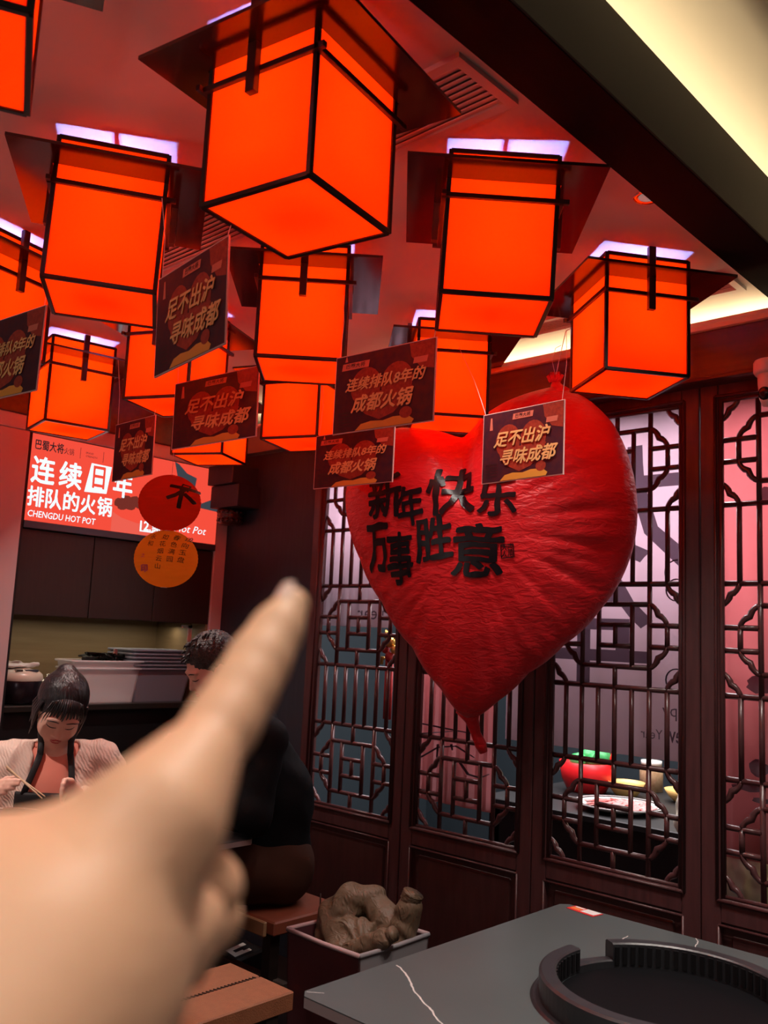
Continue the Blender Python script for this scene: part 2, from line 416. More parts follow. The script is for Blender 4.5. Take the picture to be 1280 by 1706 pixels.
def make_door(n, cx):
    d = room('door_%d' % n); d.location = (cx, 3.0, 0)
    P = 0.0667; E_ = 0.262; S = 0.3255
    for s in (-1, 1):
        o = MB().box(min(s * E_, s * S), max(s * E_, s * S), -0.022, 0.022, 0.02, 2.43).build('stile', M_wood, d, bevel=0.003)
        MB().tube([(s * 0.272, -0.024, 0.715), (s * 0.272, -0.024, 2.377)], 0.006, 5).build('moulding', M_wood, d, smooth=True)
        MB().tube([(s * 0.256, -0.012, 0.724), (s * 0.256, -0.012, 2.366)], 0.010, 5).build('moulding', M_lattice, d, smooth=True)
        MB().tube([(s * 0.268, -0.023, 0.09), (s * 0.268, -0.023, 0.640)], 0.005, 5).build('moulding', M_wood, d, smooth=True)
    for z0, z1 in ((0.02, 0.085), (0.648, 0.722), (2.368, 2.43)):
        MB().box(-E_, E_, -0.021, 0.021, z0, z1).build('rail', M_wood, d, bevel=0.003)
    for z in (0.715, 2.377): MB().tube([(-0.272, -0.024, z), (0.272, -0.024, z)], 0.006, 5).build('moulding', M_wood, d, smooth=True)
    for z in (0.727, 2.363): MB().tube([(-E_, -0.010, z), (E_, -0.010, z)], 0.008, 5).build('moulding', M_lattice, d, smooth=True)
    for z in (0.09, 0.640): MB().tube([(-0.268, -0.023, z), (0.268, -0.023, z)], 0.005, 5).build('moulding', M_wood, d, smooth=True)
    MB().box(-E_, E_, -0.004, 0.010, 0.085, 0.65).build('door_panel', M_panel, d)
    MB().box(-E_ + 0.03, E_ - 0.03, -0.012, 0.004, 0.118, 0.612).build('door_panel', M_panel, d, bevel=0.006)
    zb_, zt = 0.724, 2.366
    for z0, z1 in ((1.093, 1.361), (1.732, 2.0)):                   # the two bar fields
        lat(d, -E_, z0, E_, z0); lat(d, -E_, z1, E_, z1)
        for i in range(-3, 4): lat(d, i * P, z0, i * P, z1)
        for s in (-1, 1):
            scallop(d, s * E_, z1 + 0.073, s * 3 * P, z1); scallop(d, s * E_, z0 - 0.073, s * 3 * P, z0)
    for c, lo, hi in ((0.904, zb_, 1.093), (1.547, 1.361, 1.732), (2.186, 2.0, zt)):   # three begonia frames
        a, b = 0.038, 0.112
        for s in (-1, 1):
            lat(d, s * 2 * P, lo, s * 2 * P, hi)
            lat(d, s * P, c - b, s * P, c + b)
            lat(d, s * 3 * P, c - a, s * 3 * P, c + a)
            for q in (-a, a): lat(d, min(s * 2 * P, s * E_), c + q, max(s * 2 * P, s * E_), c + q)
            for q in (-1, 1): scallop(d, s * 2 * P, c + q * b, s * 3 * P, c + q * a)
        for q in (-b, b): lat(d, -2 * P, c + q, 2 * P, c + q)
        for q in (-a, a): lat(d, -P, c + q, P, c + q)
        lat(d, 0, c - a, 0, c + a); lat(d, 0, lo, 0, c - b); lat(d, 0, c + b, 0, hi)
    for s in (-1, 1):
        scallop(d, s * E_, zb_ + 0.066, s * 3 * P, zb_); scallop(d, s * E_, zt - 0.070, s * 3 * P, zt)
    return d
for i in range(4): make_door(i + 1, -2.934 + 0.655 * i)

# ------------------------------------------------------------------ left facade with screen, cabinets, niche
fw = room('wall_left')
bx('pier', -4.6, -3.965, 0.2, 1.838, 0, 2.362, M_trim, fw, 0.004)
bx('jamb', -4.6, -3.975, 1.838, 1.851, 0, 2.362, M_black, fw)
bx('pier', -4.6, -3.975, 2.925, 3.0, 0, 2.42, M_trim, fw, 0.003)
bx('lintel', -4.6, -3.955, 0.2, 3.0, 2.362, 2.43, M_wallgrey, fw, 0.003)
bx('lintel', -4.6, -3.94, 0.2, 2.94, 2.43, ZC, M_woodh, fw, 0.003)
bx('niche_back', -4.47, -4.45, 1.85, 2.925, 1.10, 1.53, M_niche, fw)
bx('niche_side', -4.45, -3.99, 2.912, 2.925, 1.118, 1.525, M_niche, fw)
bx('plinth', -4.05, -4.02, 1.85, 2.925, 0, 1.09, M_black, fw)
struct(bx('wall_left_upper', -4.7, -4.6, 0.2, 3.1, 0, ZC, M_wallgrey))
ct = bx('counter_top', -4.448, -3.985, 1.853, 2.910, 1.088, 1.118, pmat('counter', (0.02, 0.016, 0.014), 0.3), None, 0.004)
tag(ct, 'black counter slab running along the lit niche under the cabinets', 'counter')
for (y0, y1, lab) in ((1.853, 2.219, 'dark brown wall cabinet above the rice cooker'), (2.221, 2.573, 'dark brown wall cabinet above the clear plastic tub'),
                      (2.575, 2.924, 'dark brown wall cabinet above the stack of grey trays')):
    k = thing('wall_cabinet', lab, 'cabinet', (-4.15, (y0 + y1) / 2, 1.528), group='wall cabinets under the screen', world=True)
    bx('cabinet_body', -4.44, -4.004, y0, y1, 1.528, 1.915, M_cab, k)
    bx('cabinet_door', -4.003, -3.985, y0 + 0.0015, y1 - 0.0015, 1.525, 1.915, M_cab, k, 0.0015)
# carved bracket at the corner of the two walls
cb = thing('corner_bracket', 'dark wooden bracket with a carved round pendant at the wall corner', 'bracket', (-3.86, 2.93, 2.06), world=True)
bx('bracket_block', -3.955, -3.74, 2.83, 3.0, 2.262, 2.365, M_darkwall, cb, 0.003)
bx('bracket_block', -3.945, -3.71, 2.85, 3.0, 2.140, 2.258, M_darkwall, cb, 0.003)
pn = MB()
pn.lathe([(0.040, 2.14), (0.062, 2.135), (0.066, 2.112), (0.060, 2.104), (0.068, 2.095), (0.060, 2.088), (0.064, 2.066), (0.050, 2.056), (0.0, 2.056)], 20, Matrix.Translation((-3.862, 2.925, 0)), cap=False)
po = pn.build('carved_pendant', pmat('carved_wood', (0.05, 0.014, 0.011), 0.3), cb, smooth=True)
pb = MB()
for i in range(14):
    a = 2 * PI * i / 14
    for z, r in ((2.122, 0.013), (2.076, 0.012)):
        pb.lathe([(0.001, -r), (r * 0.7, -r * 0.6), (r, 0), (r * 0.7, r * 0.6), (0.001, r)], 6, Matrix.Translation((-3.862 + 0.06 * math.cos(a), 2.925 + 0.06 * math.sin(a), z)))
pb.build('carving', M_rail, po, smooth=True)
po.matrix_parent_inverse = PINV[cb.name]

# ------------------------------------------------------------------ LED screen
SX = -3.972
scr = thing('led_screen', 'red LED advertising screen with white Chinese lettering above the cabinets', 'screen', (SX, 2.387, 1.92), world=True)
def scr_pt(u, v, off): return Vector((SX + off, 1.853 + u * 1.068, 1.953 + v * 0.405))
def scr_poly(name, pts, mat, off):
    mb = MB(); mb.add([scr_pt(u, v, off) for u, v in pts], [tuple(range(len(pts)))]); return mb.build(name, mat, scr)
bx('screen_housing', -4.44, SX - 0.002, 1.852, 2.924, 1.918, 2.362, M_black, scr)
bx('bezel', -4.0, SX + 0.006, 1.853, 2.923, 1.919, 1.951, M_bezel, scr, 0.002)
E_red = emat('screen_red', (1.0, 0.085, 0.050), 0.92)
E_red2 = emat('screen_pink', (0.95, 0.13, 0.09), 0.9)
E_white = emat('screen_white', (0.75, 0.93, 1.0), 1.25)
E_dark = emat('screen_dark', (0.05, 0.03, 0.035), 0.5)
E_grey = emat('screen_grey', (0.06, 0.065, 0.08), 0.8)
E_maroon = emat('screen_maroon', (0.22, 0.035, 0.025), 0.8)
scr_poly('display', [(0, 0), (1, 0), (1, 1), (0, 1)], E_red, 0)
scr_poly('picture_house', [(0.72, 0.30), (0.72, 0.56), (0.76, 0.70), (0.725, 1.0), (0.75, 0.98), (0.80, 0.88), (0.86, 0.84), (0.85, 0.66), (0.90, 0.52), (0.95, 0.58), (1.0, 0.62), (1.0, 0.44), (0.86, 0.46)], E_grey, 0.0010)
scr_poly('picture_pot', [(0.41, 0.0), (0.41, 0.24), (0.46, 0.18), (0.54, 0.14), (0.64, 0.15), (0.72, 0.26), (0.72, 0.0)], E_red2, 0.0008)
for (u, v, r) in ((0.44, 0.36, 0.03), (0.48, 0.40, 0.035), (0.52, 0.40, 0.035), (0.55, 0.37, 0.03), (0.50, 0.35, 0.035), (0.46, 0.33, 0.03)):
    scr_poly('picture_meat', [(u + r * math.cos(a) * random.uniform(0.8, 1.1), v + r * 2.1 * math.sin(a) * random.uniform(0.8, 1.1)) for a in [i * PI / 5 for i in range(10)]], E_maroon, 0.0012 + random.random() * 0.0004)
scr_poly('divider', [(0.226, 0.81), (0.228, 0.81), (0.228, 0.94), (0.226, 0.94)], E_dark, 0.0012)
scr_poly('divider', [(0.340, 0.81), (0.342, 0.81), (0.342, 0.94), (0.340, 0.94)], E_dark, 0.0012)
def scr_text(body, u, v, size, width, mat, bold=0.0, shear=0.0):
    me = text_mesh(body, size, bold, shear, width=width, mat=mat,
                   fn=lambda q: Vector((SX + 0.0018 + q.z, 1.853 + u * 1.068 + q.x, 1.953 + v * 0.405 + q.y)))
    return link(bpy.data.objects.new('lettering', me), scr)
scr_text('巴蜀大将', 0.080, 0.870, 0.050, 0.140, E_dark, 0.018)
scr_text('火锅', 0.172, 0.858, 0.034, 0.050, E_dark, 0.0)
scr_text('BRAND', 0.272, 0.890, 0.013, 0.040, E_dark)
scr_text('STRENGTH', 0.282, 0.850, 0.013, 0.060, E_dark)
scr_text('连', 0.062, 0.565, 0.132, 0.116, E_white, 0.020)
scr_text('续', 0.190, 0.562, 0.132, 0.116, E_white, 0.020)
scr_poly('number_box', [(0.262, 0.425), (0.372, 0.44), (0.388, 0.775), (0.286, 0.78)], E_white, 0.0012)
scr_text('日', 0.327, 0.605, 0.125, 0.066, E_red, 0.02)
scr_text('年', 0.452, 0.555, 0.132, 0.108, E_white, 0.020)
for i_, c_ in enumerate('排队的火锅'): scr_text(c_, 0.040 + 0.082 * i_, 0.262, 0.098, 0.080, E_white, 0.018)
scr_text('CHENGDU HOT POT', 0.171, 0.080, 0.042, 0.340, E_white, 0.006, 0.1)
scr_text('12.家', 0.62, 0.113, 0.066, 0.130, E_white, 0.02)
scr_text('Hot Pot', 0.845, 0.150, 0.056, 0.200, E_white, -0.003, 0.3)
scr_poly('underline', [(0.56, 0.045), (0.68, 0.045), (0.68, 0.06), (0.56, 0.06)], E_white, 0.0014)

# ------------------------------------------------------------------ ceiling vents, downlights
def vent(x0, x1, y0, y1, n, label):
    t = thing('air_vent', label, 'air vent', ((x0 + x1) / 2, (y0 + y1) / 2, ZC), group='louvred ceiling vents', world=True)
    f = 0.024
    mb = MB(); mb.box(x0, x1, y0, y0 + f, ZC - 0.012, ZC); mb.box(x0, x1, y1 - f, y1, ZC - 0.012, ZC)
    mb.box(x0, x0 + f, y0 + f, y1 - f, ZC - 0.012, ZC); mb.box(x1 - f, x1, y0 + f, y1 - f, ZC - 0.012, ZC)
    mb.build('vent_frame', M_vent, t)
    bx('vent_back', x0 + f, x1 - f, y0 + f, y1 - f, ZC - 0.0015, ZC - 0.0005, pmat('vent_shadow', (0.22, 0.15, 0.13), 0.8), t)
    R = Matrix.Rotation(math.radians(22), 4, 'X'); step = (y1 - y0 - 2 * f) / n; me = None
    for i in range(n):
        if me is None: me = MB().box(-(x1 - x0) / 2 + f, (x1 - x0) / 2 - f, -0.0115, 0.0115, -0.0014, 0.0014, R).mesh('slat', M_vent)
        o = bpy.data.objects.new('slat', me); C.objects.link(o); o.parent = t
        o.location = (0, y0 + f + (i + 0.5) * step - (y0 + y1) / 2, -0.0075)
vent(-1.90, -1.09, 1.328, 1.545, 9, 'long white louvred air vent beside the black beam')
vent(-3.0, -2.06, 1.40, 1.62, 9, 'long white louvred air vent among the lanterns away from the beam')
vent(-2.35, -1.094, 2.74, 2.885, 8, 'long white louvred air vent next to the lit cove over the doors')
M_chrome = pmat('chrome', (0.6, 0.6, 0.62), 0.15, metal=1.0)
M_lens = pmat('lamp_glass', (0.35, 0.36, 0.38), 0.1, emis=(1, 0.9, 0.8), estr=0.15)
def downlight(x, y, z, power, label, group, col=(1.0, 0.90, 0.82), ang=95):
    t = thing('downlight', label, 'downlight', (x, y, z), group=group)
    MB().lathe([(0.026, -0.001), (0.036, -0.004), (0.040, -0.002), (0.040, 0.0), (0.026, 0.0)], 20, cap=False).build('trim_ring', M_chrome, t, smooth=True)
    MB().lathe([(0.0005, -0.003), (0.015, -0.004), (0.026, -0.001), (0.026, 0.0)], 16, cap=False).build('lamp', M_lens, t, smooth=True)
    l = bpy.data.lights.new('downlight_beam', 'SPOT'); l.energy = power; l.spot_size = math.radians(ang); l.spot_blend = 0.8; l.shadow_soft_size = 0.03; l.color = col
    o = bpy.data.objects.new('downlight_beam', l); C.objects.link(o); o.parent = t; o.location = (0, 0, -0.012)
downlight(-1.068, 2.127, ZC, 50, 'small round chrome downlight beside the black beam', None)
G = 'downlights in the ceilings'
for x, y, z, pw in ((-0.45, 2.2, 3.0, 110), (-0.45, 0.9, 3.0, 80), (0.5, 1.6, 3.0, 70), (-0.3, -0.6, 3.0, 60), (0.9, 0.4, 3.0, 60)):
    downlight(x, y, z, pw, 'small round chrome downlight in the upper ceiling', G)
for x, y, pw in ((-3.0, 0.75, 125), (-3.3, 2.15, 60), (-1.72, 2.15, 24)):
    downlight(x, y, ZC, pw, 'small round chrome downlight in the lantern ceiling', G)

def fill_globe(x, y, z, ztop, power, label):  # unseen globe added behind the camera as white fill for ceiling and doors
    t = thing('added_globe', label, 'fill lamp', (x, y, z - 0.11), world=True, group='added fill globes behind the camera')
    prof = [(0.0005, -0.11)] + [(0.11 * math.cos(a), 0.11 * math.sin(a)) for a in [-1.4 + 0.14 * i for i in range(21)]]
    MB().lathe(prof, 24, Matrix.Translation((x, y, z)), cap=False).build('globe', paper_mat('opal_glass', (0.8, 0.8, 0.8), (0.9, 0.88, 0.85), (1, 0.9, 0.8), 0.5), t, smooth=True)
    MB().tube([(x, y, z + 0.10), (x, y, ztop)], 0.004, 6).build('cord', M_black, t)
    l = bpy.data.lights.new('globe_fill_light', 'POINT'); l.energy = power; l.shadow_soft_size = 0.11; l.color = (1.0, 0.88, 0.82)
    o = bpy.data.objects.new('globe_fill_light', l); C.objects.link(o); o.location = (x, y, z - 0.24); o.parent = t; o.matrix_parent_inverse = PINV[t.name]
fill_globe(0.95, -0.9, 2.05, 3.0, 17, 'added white globe fill lamp behind the camera, under the upper ceiling')
fill_globe(-2.5, -1.0, 2.05, ZC, 12, 'added white globe fill lamp behind the camera, under the lantern ceiling')

# ================================================================== square lanterns
LW, LZ = 0.262, 2.32                                      # body side, height of the underside
hb = LW / 2
H_TOP, H_PL, H_RAIL = 0.360, 0.285, 0.240
def lantern_meshes():
    L = []
    t = 0.0012
    side = MB().box(-hb, hb, -hb - t, -hb + t, 0.0, H_TOP).mesh('paper_panel', M_paper)
    bottom = MB().box(-hb, hb, -hb, hb, -t, t).mesh('paper_panel', M_paper)
    fr = MB(); e = 0.0055; o = hb + 0.001
    for sx in (-1, 1):
        for sy_ in (-1, 1): fr.box(sx * o - e, sx * o + e, sy_ * o - e, sy_ * o + e, -0.003, H_TOP + 0.003)
        for z in (0.0, H_TOP):
            fr.box(sx * o - e, sx * o + e, -o, o, z - 0.0055, z + 0.0055); fr.box(-o, o, sx * o - e, sx * o + e, z - 0.0055, z + 0.0055)
    fr.box(-0.007, 0.007, -hb, hb, H_TOP - 0.004, H_TOP + 0.004)          # cross bar of the open top
    frame = fr.mesh('frame', M_lframe, bevel=0.0012)
    B = 0.235; q = hb + 0.008; pl = MB()
    ring = [(-B, -B), (B, -B), (B, B), (-B, B)], [(-q, -q), (q, -q), (q, q), (-q, q)]
    v = [(x, y, z) for z in (H_PL, H_PL + 0.008) for rg in ring for x, y in rg]
    f = []
    for i in range(4):
        j = (i + 1) % 4
        f += [(i, 4 + i, 4 + j, j), (8 + i, 8 + j, 12 + j, 12 + i), (i, j, 8 + j, 8 + i), (4 + i, 12 + i, 12 + j, 4 + j)]
    plate = pl.add(v, f).mesh('collar_board', M_plate)
    rail = MB().box(-0.148, 0.160, -hb - 0.017, -hb - 0.006, H_RAIL - 0.006, H_RAIL + 0.006).mesh('rail', M_rail, bevel=0.001)
    strap = MB().box(hb + 0.0175, hb + 0.034, -0.011, 0.011, 0.185, 0.383).mesh('strap', M_rail, bevel=0.001)
    rod = MB().tube([(0, 0, H_TOP), (0, 0, ZC - LZ)], 0.004, 6).mesh('hanger_rod', M_lframe)
    bulb = MB().lathe([(0.0005, -0.024), (0.016, -0.018), (0.024, 0.0), (0.016, 0.018), (0.010, 0.03), (0.010, 0.06), (0.0005, 0.06)], 14, cap=False).mesh('bulb', M_bulb, smooth=True)
    return side, bottom, frame, plate, rail, strap, rod, bulb
M_bulb = emat('bulb_glow', (0.9, 0.85, 1.0), 3.0)
SIDE, BOT, FRAME, PLATE, RAIL, STRAP, ROD, BULB = lantern_meshes()
BULBL = bpy.data.lights.new('bulb_light', 'POINT'); BULBL.energy = 38; BULBL.color = (0.27, 0.33, 1.0); BULBL.shadow_soft_size = 0.026
LANT = [  # x, y, heading (straps on local +-x), tilt x, tilt y, label
    (-1.311, 1.107, 9.9 - 90, 0, 0, 'red square lantern turned corner-on, its board touching the vent by the black beam'),
    (-2.071, 1.113, 57, 0, 1.2, 'red square lantern between two tilted card tags, flat face to the long vent'),
    (-1.311, 1.762, 41.7, 0, 2.0, 'red square lantern in front of the black beam, next to the pale chrome downlight'),
    (-1.32, 2.500, -37, 0, 0, 'red square lantern by the beam, hanging over the tied top of the heart balloon'),
    (-1.318, 0.405, -25, 0, 0, 'red square lantern hanging apart beside the bare red-lit ceiling'),
    (-2.82, 1.12, 14, 0, 0, 'red square lantern with a strap, half hidden behind a card tag and another lantern'),
    (-2.081, 1.814, -45, 0, 0, 'red square lantern with a centred dark strap, hanging between three lettered cards'),
    (-3.598, 1.828, -10.6, 0, 0, 'red square lantern over the corner of the lit advertising screen'),
    (-2.83, 1.85, -65.5, 0, 0, 'red square lantern whose face is crossed by a slanting card tag'),
    (-2.90, 2.56, 21, 0, 0, 'red square lantern against the dark wall panel, below a strapped lantern'),
    (-2.128, 2.60, 46.8, 0, 0, 'red square lantern right behind a card tag, above the left lobe of the heart'),
    (-3.58, 2.56, 27, 0, 0, 'red square lantern above the round paper lanterns, covered by a card tag'),
]
for i, (x, y, a, tx, ty, lab) in enumerate(LANT):
    t = thing('square_lantern', lab, 'lantern', (x, y, LZ), math.radians(a), 'square red lanterns under the ceiling')
    # a slightly crooked lantern swings about its hanger
    if tx or ty:
        t.rotation_euler = (math.radians(tx), math.radians(ty), math.radians(a))
    for j in range(4): inst('paper_panel', SIDE, t, rot=(0, 0, j * PI / 2))
    inst('paper_panel', BOT, t)
    inst('frame', FRAME, t); inst('collar_board', PLATE, t); inst('hanger_rod', ROD, t)
    for j in range(4): inst('rail', RAIL, t, rot=(0, 0, j * PI / 2))
    for j in range(2): inst('strap', STRAP, t, rot=(0, 0, j * PI))
    b = inst('bulb', BULB, t, (0, 0, 0.175))
    lo = bpy.data.objects.new('bulb_light', BULBL); C.objects.link(lo); lo.parent = t; lo.location = (0.0, 0, 0.185)

# ================================================================== hanging card tags
M_tag = pmat('tag_print', (0.035, 0.016, 0.035), 0.35, var=(14, (0.09, 0.02, 0.025)), spec=0.3)
M_tagedge = pmat('tag_edge', (0.75, 0.55, 0.50), 0.5)
M_tagred = pmat('tag_red', (0.26, 0.025, 0.018), 0.4, var=(40, (0.46, 0.07, 0.03)))
M_tagyel = pmat('tag_yellow', (0.85, 0.42, 0.06), 0.4)
M_tagor = pmat('tag_lettering', (0.95, 0.62, 0.24), 0.4)
M_tagpink = pmat('tag_label', (0.70, 0.22, 0.14), 0.4)
M_tagdark = pmat('tag_dark', (0.03, 0.012, 0.015), 0.4)
def tag_meshes(variant):
    """card 1 wide, 0.68 high; origin at the top middle, hanging to -z, face to -y"""
    Hh = 0.68; R = []
    R.append(('card', MB().box(-0.5, 0.5, -0.006, 0.006, -Hh, 0).mesh('card', M_tagedge)))
    R.append(('printed_face', MB().add([(-0.492, -0.0075, -Hh + 0.008), (0.492, -0.0075, -Hh + 0.008), (0.492, -0.0075, -0.008), (-0.492, -0.0075, -0.008)], [(0, 1, 2, 3)]).mesh('printed_face', M_tag)))
    def flat(name, pts, mat, off): R.append((name, MB().add([(x, -0.0075 - off, z) for x, z in pts], [tuple(range(len(pts)))]).mesh(name, mat)))
    def disc(cx, cz, r, k=1.0, n=20, a0=0, a1=2 * PI): return [(cx + r * math.cos(a0 + (a1 - a0) * i / n), cz + k * r * math.sin(a0 + (a1 - a0) * i / n)) for i in range(n)]
    flat('printed_sun', [(0.25, -0.012), (0.488, -0.012), (0.488, -0.25), (0.36, -0.22), (0.27, -0.12)], M_tagred, 0.0010)
    for cx in (-0.17, 0.14): flat('printed_pot', disc(cx, -0.30, 0.155, 1.05), M_tagred, 0.0014)
    flat('printed_broth', [(-0.30, -0.36), (0.30, -0.36), (0.24, -0.46), (0.12, -0.56), (-0.02, -0.60), (-0.16, -0.54), (-0.26, -0.45)], M_tagred, 0.0018)
    flat('printed_mustard', [(-0.26, -Hh + 0.01), (-0.20, -0.62), (-0.10, -0.605), (0.02, -0.615), (0.12, -0.595), (0.26, -0.60), (0.32, -0.64), (0.30, -Hh + 0.01)], M_tagyel, 0.0022)
    flat('printed_bun', disc(0.24, -0.575, 0.06, 0.8), M_tagred, 0.0026)
    flat('printed_label', [(-0.11, -0.045), (0.14, -0.045), (0.13, -0.10), (-0.12, -0.10)] if variant == 0 else [(-0.42, -0.075), (-0.14, -0.075), (-0.15, -0.135), (-0.43, -0.135)], M_tagpink, 0.0026)
    flat('printed_label', [(0.30, -0.135), (0.43, -0.135), (0.42, -0.185), (0.29, -0.185)], M_tagpink, 0.0026)
    flat('printed_tower', [(-0.41, -0.17), (-0.37, -0.17), (-0.38, -0.05), (-0.40, -0.05)] if variant == 0 else [(-0.40, -0.06), (-0.37, -0.06), (-0.38, -0.015), (-0.39, -0.015)], M_tagpink, 0.0014)
    for i in range(5): flat('printed_stripe', [(-0.45, -0.50 - i * 0.028), (-0.30, -0.50 - i * 0.028), (-0.30, -0.512 - i * 0.028), (-0.45, -0.512 - i * 0.028)], M_tagdark, 0.0012)
    def tx(body, cx, cz, size, width, mat, bold, shear, off):
        me = text_mesh(body, size, bold, shear, width=width, mat=mat, fn=lambda q: Vector((cx + q.x, -0.0075 - off - q.z * 2, cz + q.y)))
        R.append(('lettering', me))
    if variant == 0:
        tx('足不出沪', 0.0, -0.285, 0.155, 0.70, M_tagor, 0.026, 0.28, 0.004)
        tx('寻味成都', 0.09, -0.465, 0.155, 0.70, M_tagor, 0.026, 0.28, 0.004)
        tx('巴蜀大将', 0.01, -0.073, 0.042, 0.19, M_tagdark, 0.012, 0.1, 0.004)
    else:
        tx('连续排队8年的', 0.02, -0.28, 0.120, 0.80, M_tagor, 0.024, 0.28, 0.004)
        tx('成都火锅', 0.0, -0.455, 0.155, 0.62, M_tagor, 0.026, 0.28, 0.004)
        tx('巴蜀大将', -0.285, -0.105, 0.042, 0.20, M_tagdark, 0.012, 0.1, 0.004)
    return R
TAGM = [tag_meshes(0), tag_meshes(1)]
STR = []
def hang_tag(variant, TL, TR, label, upL, upR, hgt=0.232):
    TL, TR = Vector(TL), Vector(TR); W_ = (TR - TL).length; mid = (TL + TR) / 2
    d = (TR - TL).normalized(); yaw = math.atan2(d.y, d.x); roll = math.asin(d.z)
    t = thing('hanging_card', label, 'card', mid, 0, 'printed cards strung between the lanterns')
    t.rotation_euler = (0, -roll, yaw)
    hz = hgt / 0.68
    for nm, me in TAGM[variant]: inst(nm, me, t, scale=(W_, 0.34, hz))
    for (p, u) in ((TL, upL), (TR, upR)):
        if u is None: continue
        e = p + d * (0.012 if p is TL else -0.012); e.z -= 0.008
        a = Vector(u); mid_ = (e + a) / 2 + Vector((0.006, 0.004, 0))
        mb = MB(); mb.tube([e - Vector((0, 0, 0.002)), e + (mid_ - e) * 0.5, mid_, a], 0.0009, 4)
        M_i = t.matrix_basis.inverted() if False else (Matrix.Translation(mid) @ t.rotation_euler.to_matrix().to_4x4()).inverted()
        o = mb.build('string', M_string); o.parent = t; o.matrix_parent_inverse = M_i
    return t
zr = LZ + H_RAIL
def lp(i, r, deg):     # a point beside lantern i at rail height
    x, y = LANT[i][0], LANT[i][1]; return Vector((x + r * math.cos(math.radians(deg)), y + r * math.sin(math.radians(deg)), zr))
hang_tag(0, ony(807, 692, 2.33), ony(942, 665, 2.30), 'hanging card with orange Chinese lettering in front of the heart balloon, right lobe side', lp(10, 0.19, -40), ony(944, 545, 2.36))
hang_tag(1, ony(562, 597, 1.76), ony(729, 561, 1.78), 'large hanging card of two lettered lines, the longer one on top, over the heart', lp(6, 0.17, 0), ony(733, 470, 1.75))
hang_tag(1, ony(528, 727, 2.18), ony(659, 708, 2.20), 'smaller hanging card of two lettered lines beside the dark door frame', lp(9, 0.19, -20), ony(661, 600, 2.30), 0.197)
hang_tag(0, ony(293, 640, 1.69), ony(433, 609, 1.74), 'hanging card with orange lettering in front of the lantern above the screen edge', ony(292, 560, 1.70), ony(438, 480, 1.74))
hang_tag(0, ony(266, 466, 1.05), ony(383, 392, 1.03), 'tall slanting hanging card glowing red between two front lanterns', ony(270, 330, 1.06), ony(384, 340, 1.03))
hang_tag(0, ony(194, 708, 1.83), ony(260, 691, 1.84), 'small hanging card in front of the lit advertising screen', ony(197, 600, 1.82), ony(262, 640, 1.84))
hang_tag(1, ony(-36, 546, 1.02), ony(78, 508, 1.04), 'hanging card cut off by a strapped lantern, over the grey pier', ony(-34, 470, 1.02), ony(78, 430, 1.04))

# ================================================================== heart balloon
BC = dep(815, 905, 3.30)
_ang = math.radians(24)
B_R = (Vector((RIGHT.x, RIGHT.y, 0)).normalized()); B_N = Vector((0, 0, 1)).cross(B_R)     # B_N points away from the camera for now
B_N = -B_N if B_N.dot(FWD) > 0 else B_N
Rz = Matrix.Rotation(-_ang, 3, 'Z')
B_R = (Rz @ B_R).normalized(); B_N = (Rz @ B_N).normalized(); B_U = Vector((0, 0, 1))
def bal_uv(px, py):
    r = ray(px, py); t = (BC - CAMP).dot(B_N) / r.dot(B_N); q = CAMP + r * t - BC
    return q.dot(B_R), q.dot(B_U)
outl = [(779, 1196), (800, 1192), (830, 1168), (880, 1122), (940, 1074), (1000, 1016), (1040, 955), (1058, 900), (1062, 840), (1051, 772), (1022, 706),
        (984, 668), (950, 650), (925, 645), (895, 652), (850, 668), (812, 690), (788, 716), (772, 730), (758, 727), (738, 720), (706, 715), (670, 713), (634, 722), (605, 744), (587, 782),
        (578, 830), (584, 880), (602, 932), (640, 1006), (690, 1080), (738, 1150), (765, 1188)]
OUV = [bal_uv(*p) for p in outl]
_th = np.array([math.atan2(v, u) for u, v in OUV]); _rr = np.array([math.hypot(u, v) for u, v in OUV])
o_ = np.argsort(_th); _th = _th[o_]; _rr = _rr[o_]
def brad(th):
    tt = np.concatenate([_th - 2 * PI, _th, _th + 2 * PI]); r3 = np.concatenate([_rr] * 3)
    return float(np.interp(th, tt, r3))
_cl = math.atan2(bal_uv(772, 730)[1], bal_uv(772, 730)[0]); _tp = math.atan2(bal_uv(925, 645)[1], bal_uv(925, 645)[0])
_bt = math.atan2(bal_uv(783, 1197)[1], bal_uv(783, 1197)[0])
def angd(a, b): return (a - b + PI) % (2 * PI) - PI
def bal_h(r, th):
    """half thickness of the inflated heart at relative radius r, angle th"""
    h = 0.205 * (max(1 - r ** 2.3, 0)) ** 0.56
    h *= 1 - 0.55 * math.exp(-(angd(th, _cl) / 0.24) ** 2) * min(1, max(0, (r - 0.25) / 0.6))
    w = 0.0
    w += 0.0045 * math.sin(th * 34 + 2.2 * math.sin(th * 5)) * r ** 3 * (1 - r ** 12)                        # gathered seam
    w += 0.012 * math.exp(-(angd(th, _tp) / 0.5) ** 2) * math.sin(th * 70) * max(0, r - 0.45) * (1 - r ** 10)   # pleats at the tied top
    for a0, wd, am in ((0.52, 0.05, 0.020), (0.18, 0.045, 0.022), (-0.12, 0.05, 0.020), (-0.42, 0.05, 0.018), (-0.75, 0.045, 0.014), (2.9, 0.05, 0.008), (-2.4, 0.05, 0.008)):
        a1 = a0 + 0.25 * (1 - r)
        w -= am * math.exp(-(angd(th, a1) / wd) ** 2) * max(0, r - 0.30) * (1 - r ** 14)
    w += 0.010 * noise.noise(Vector((r * math.cos(th) * 5, r * math.sin(th) * 5, 3.1)))* r * (1 - r ** 8)
    return h + w
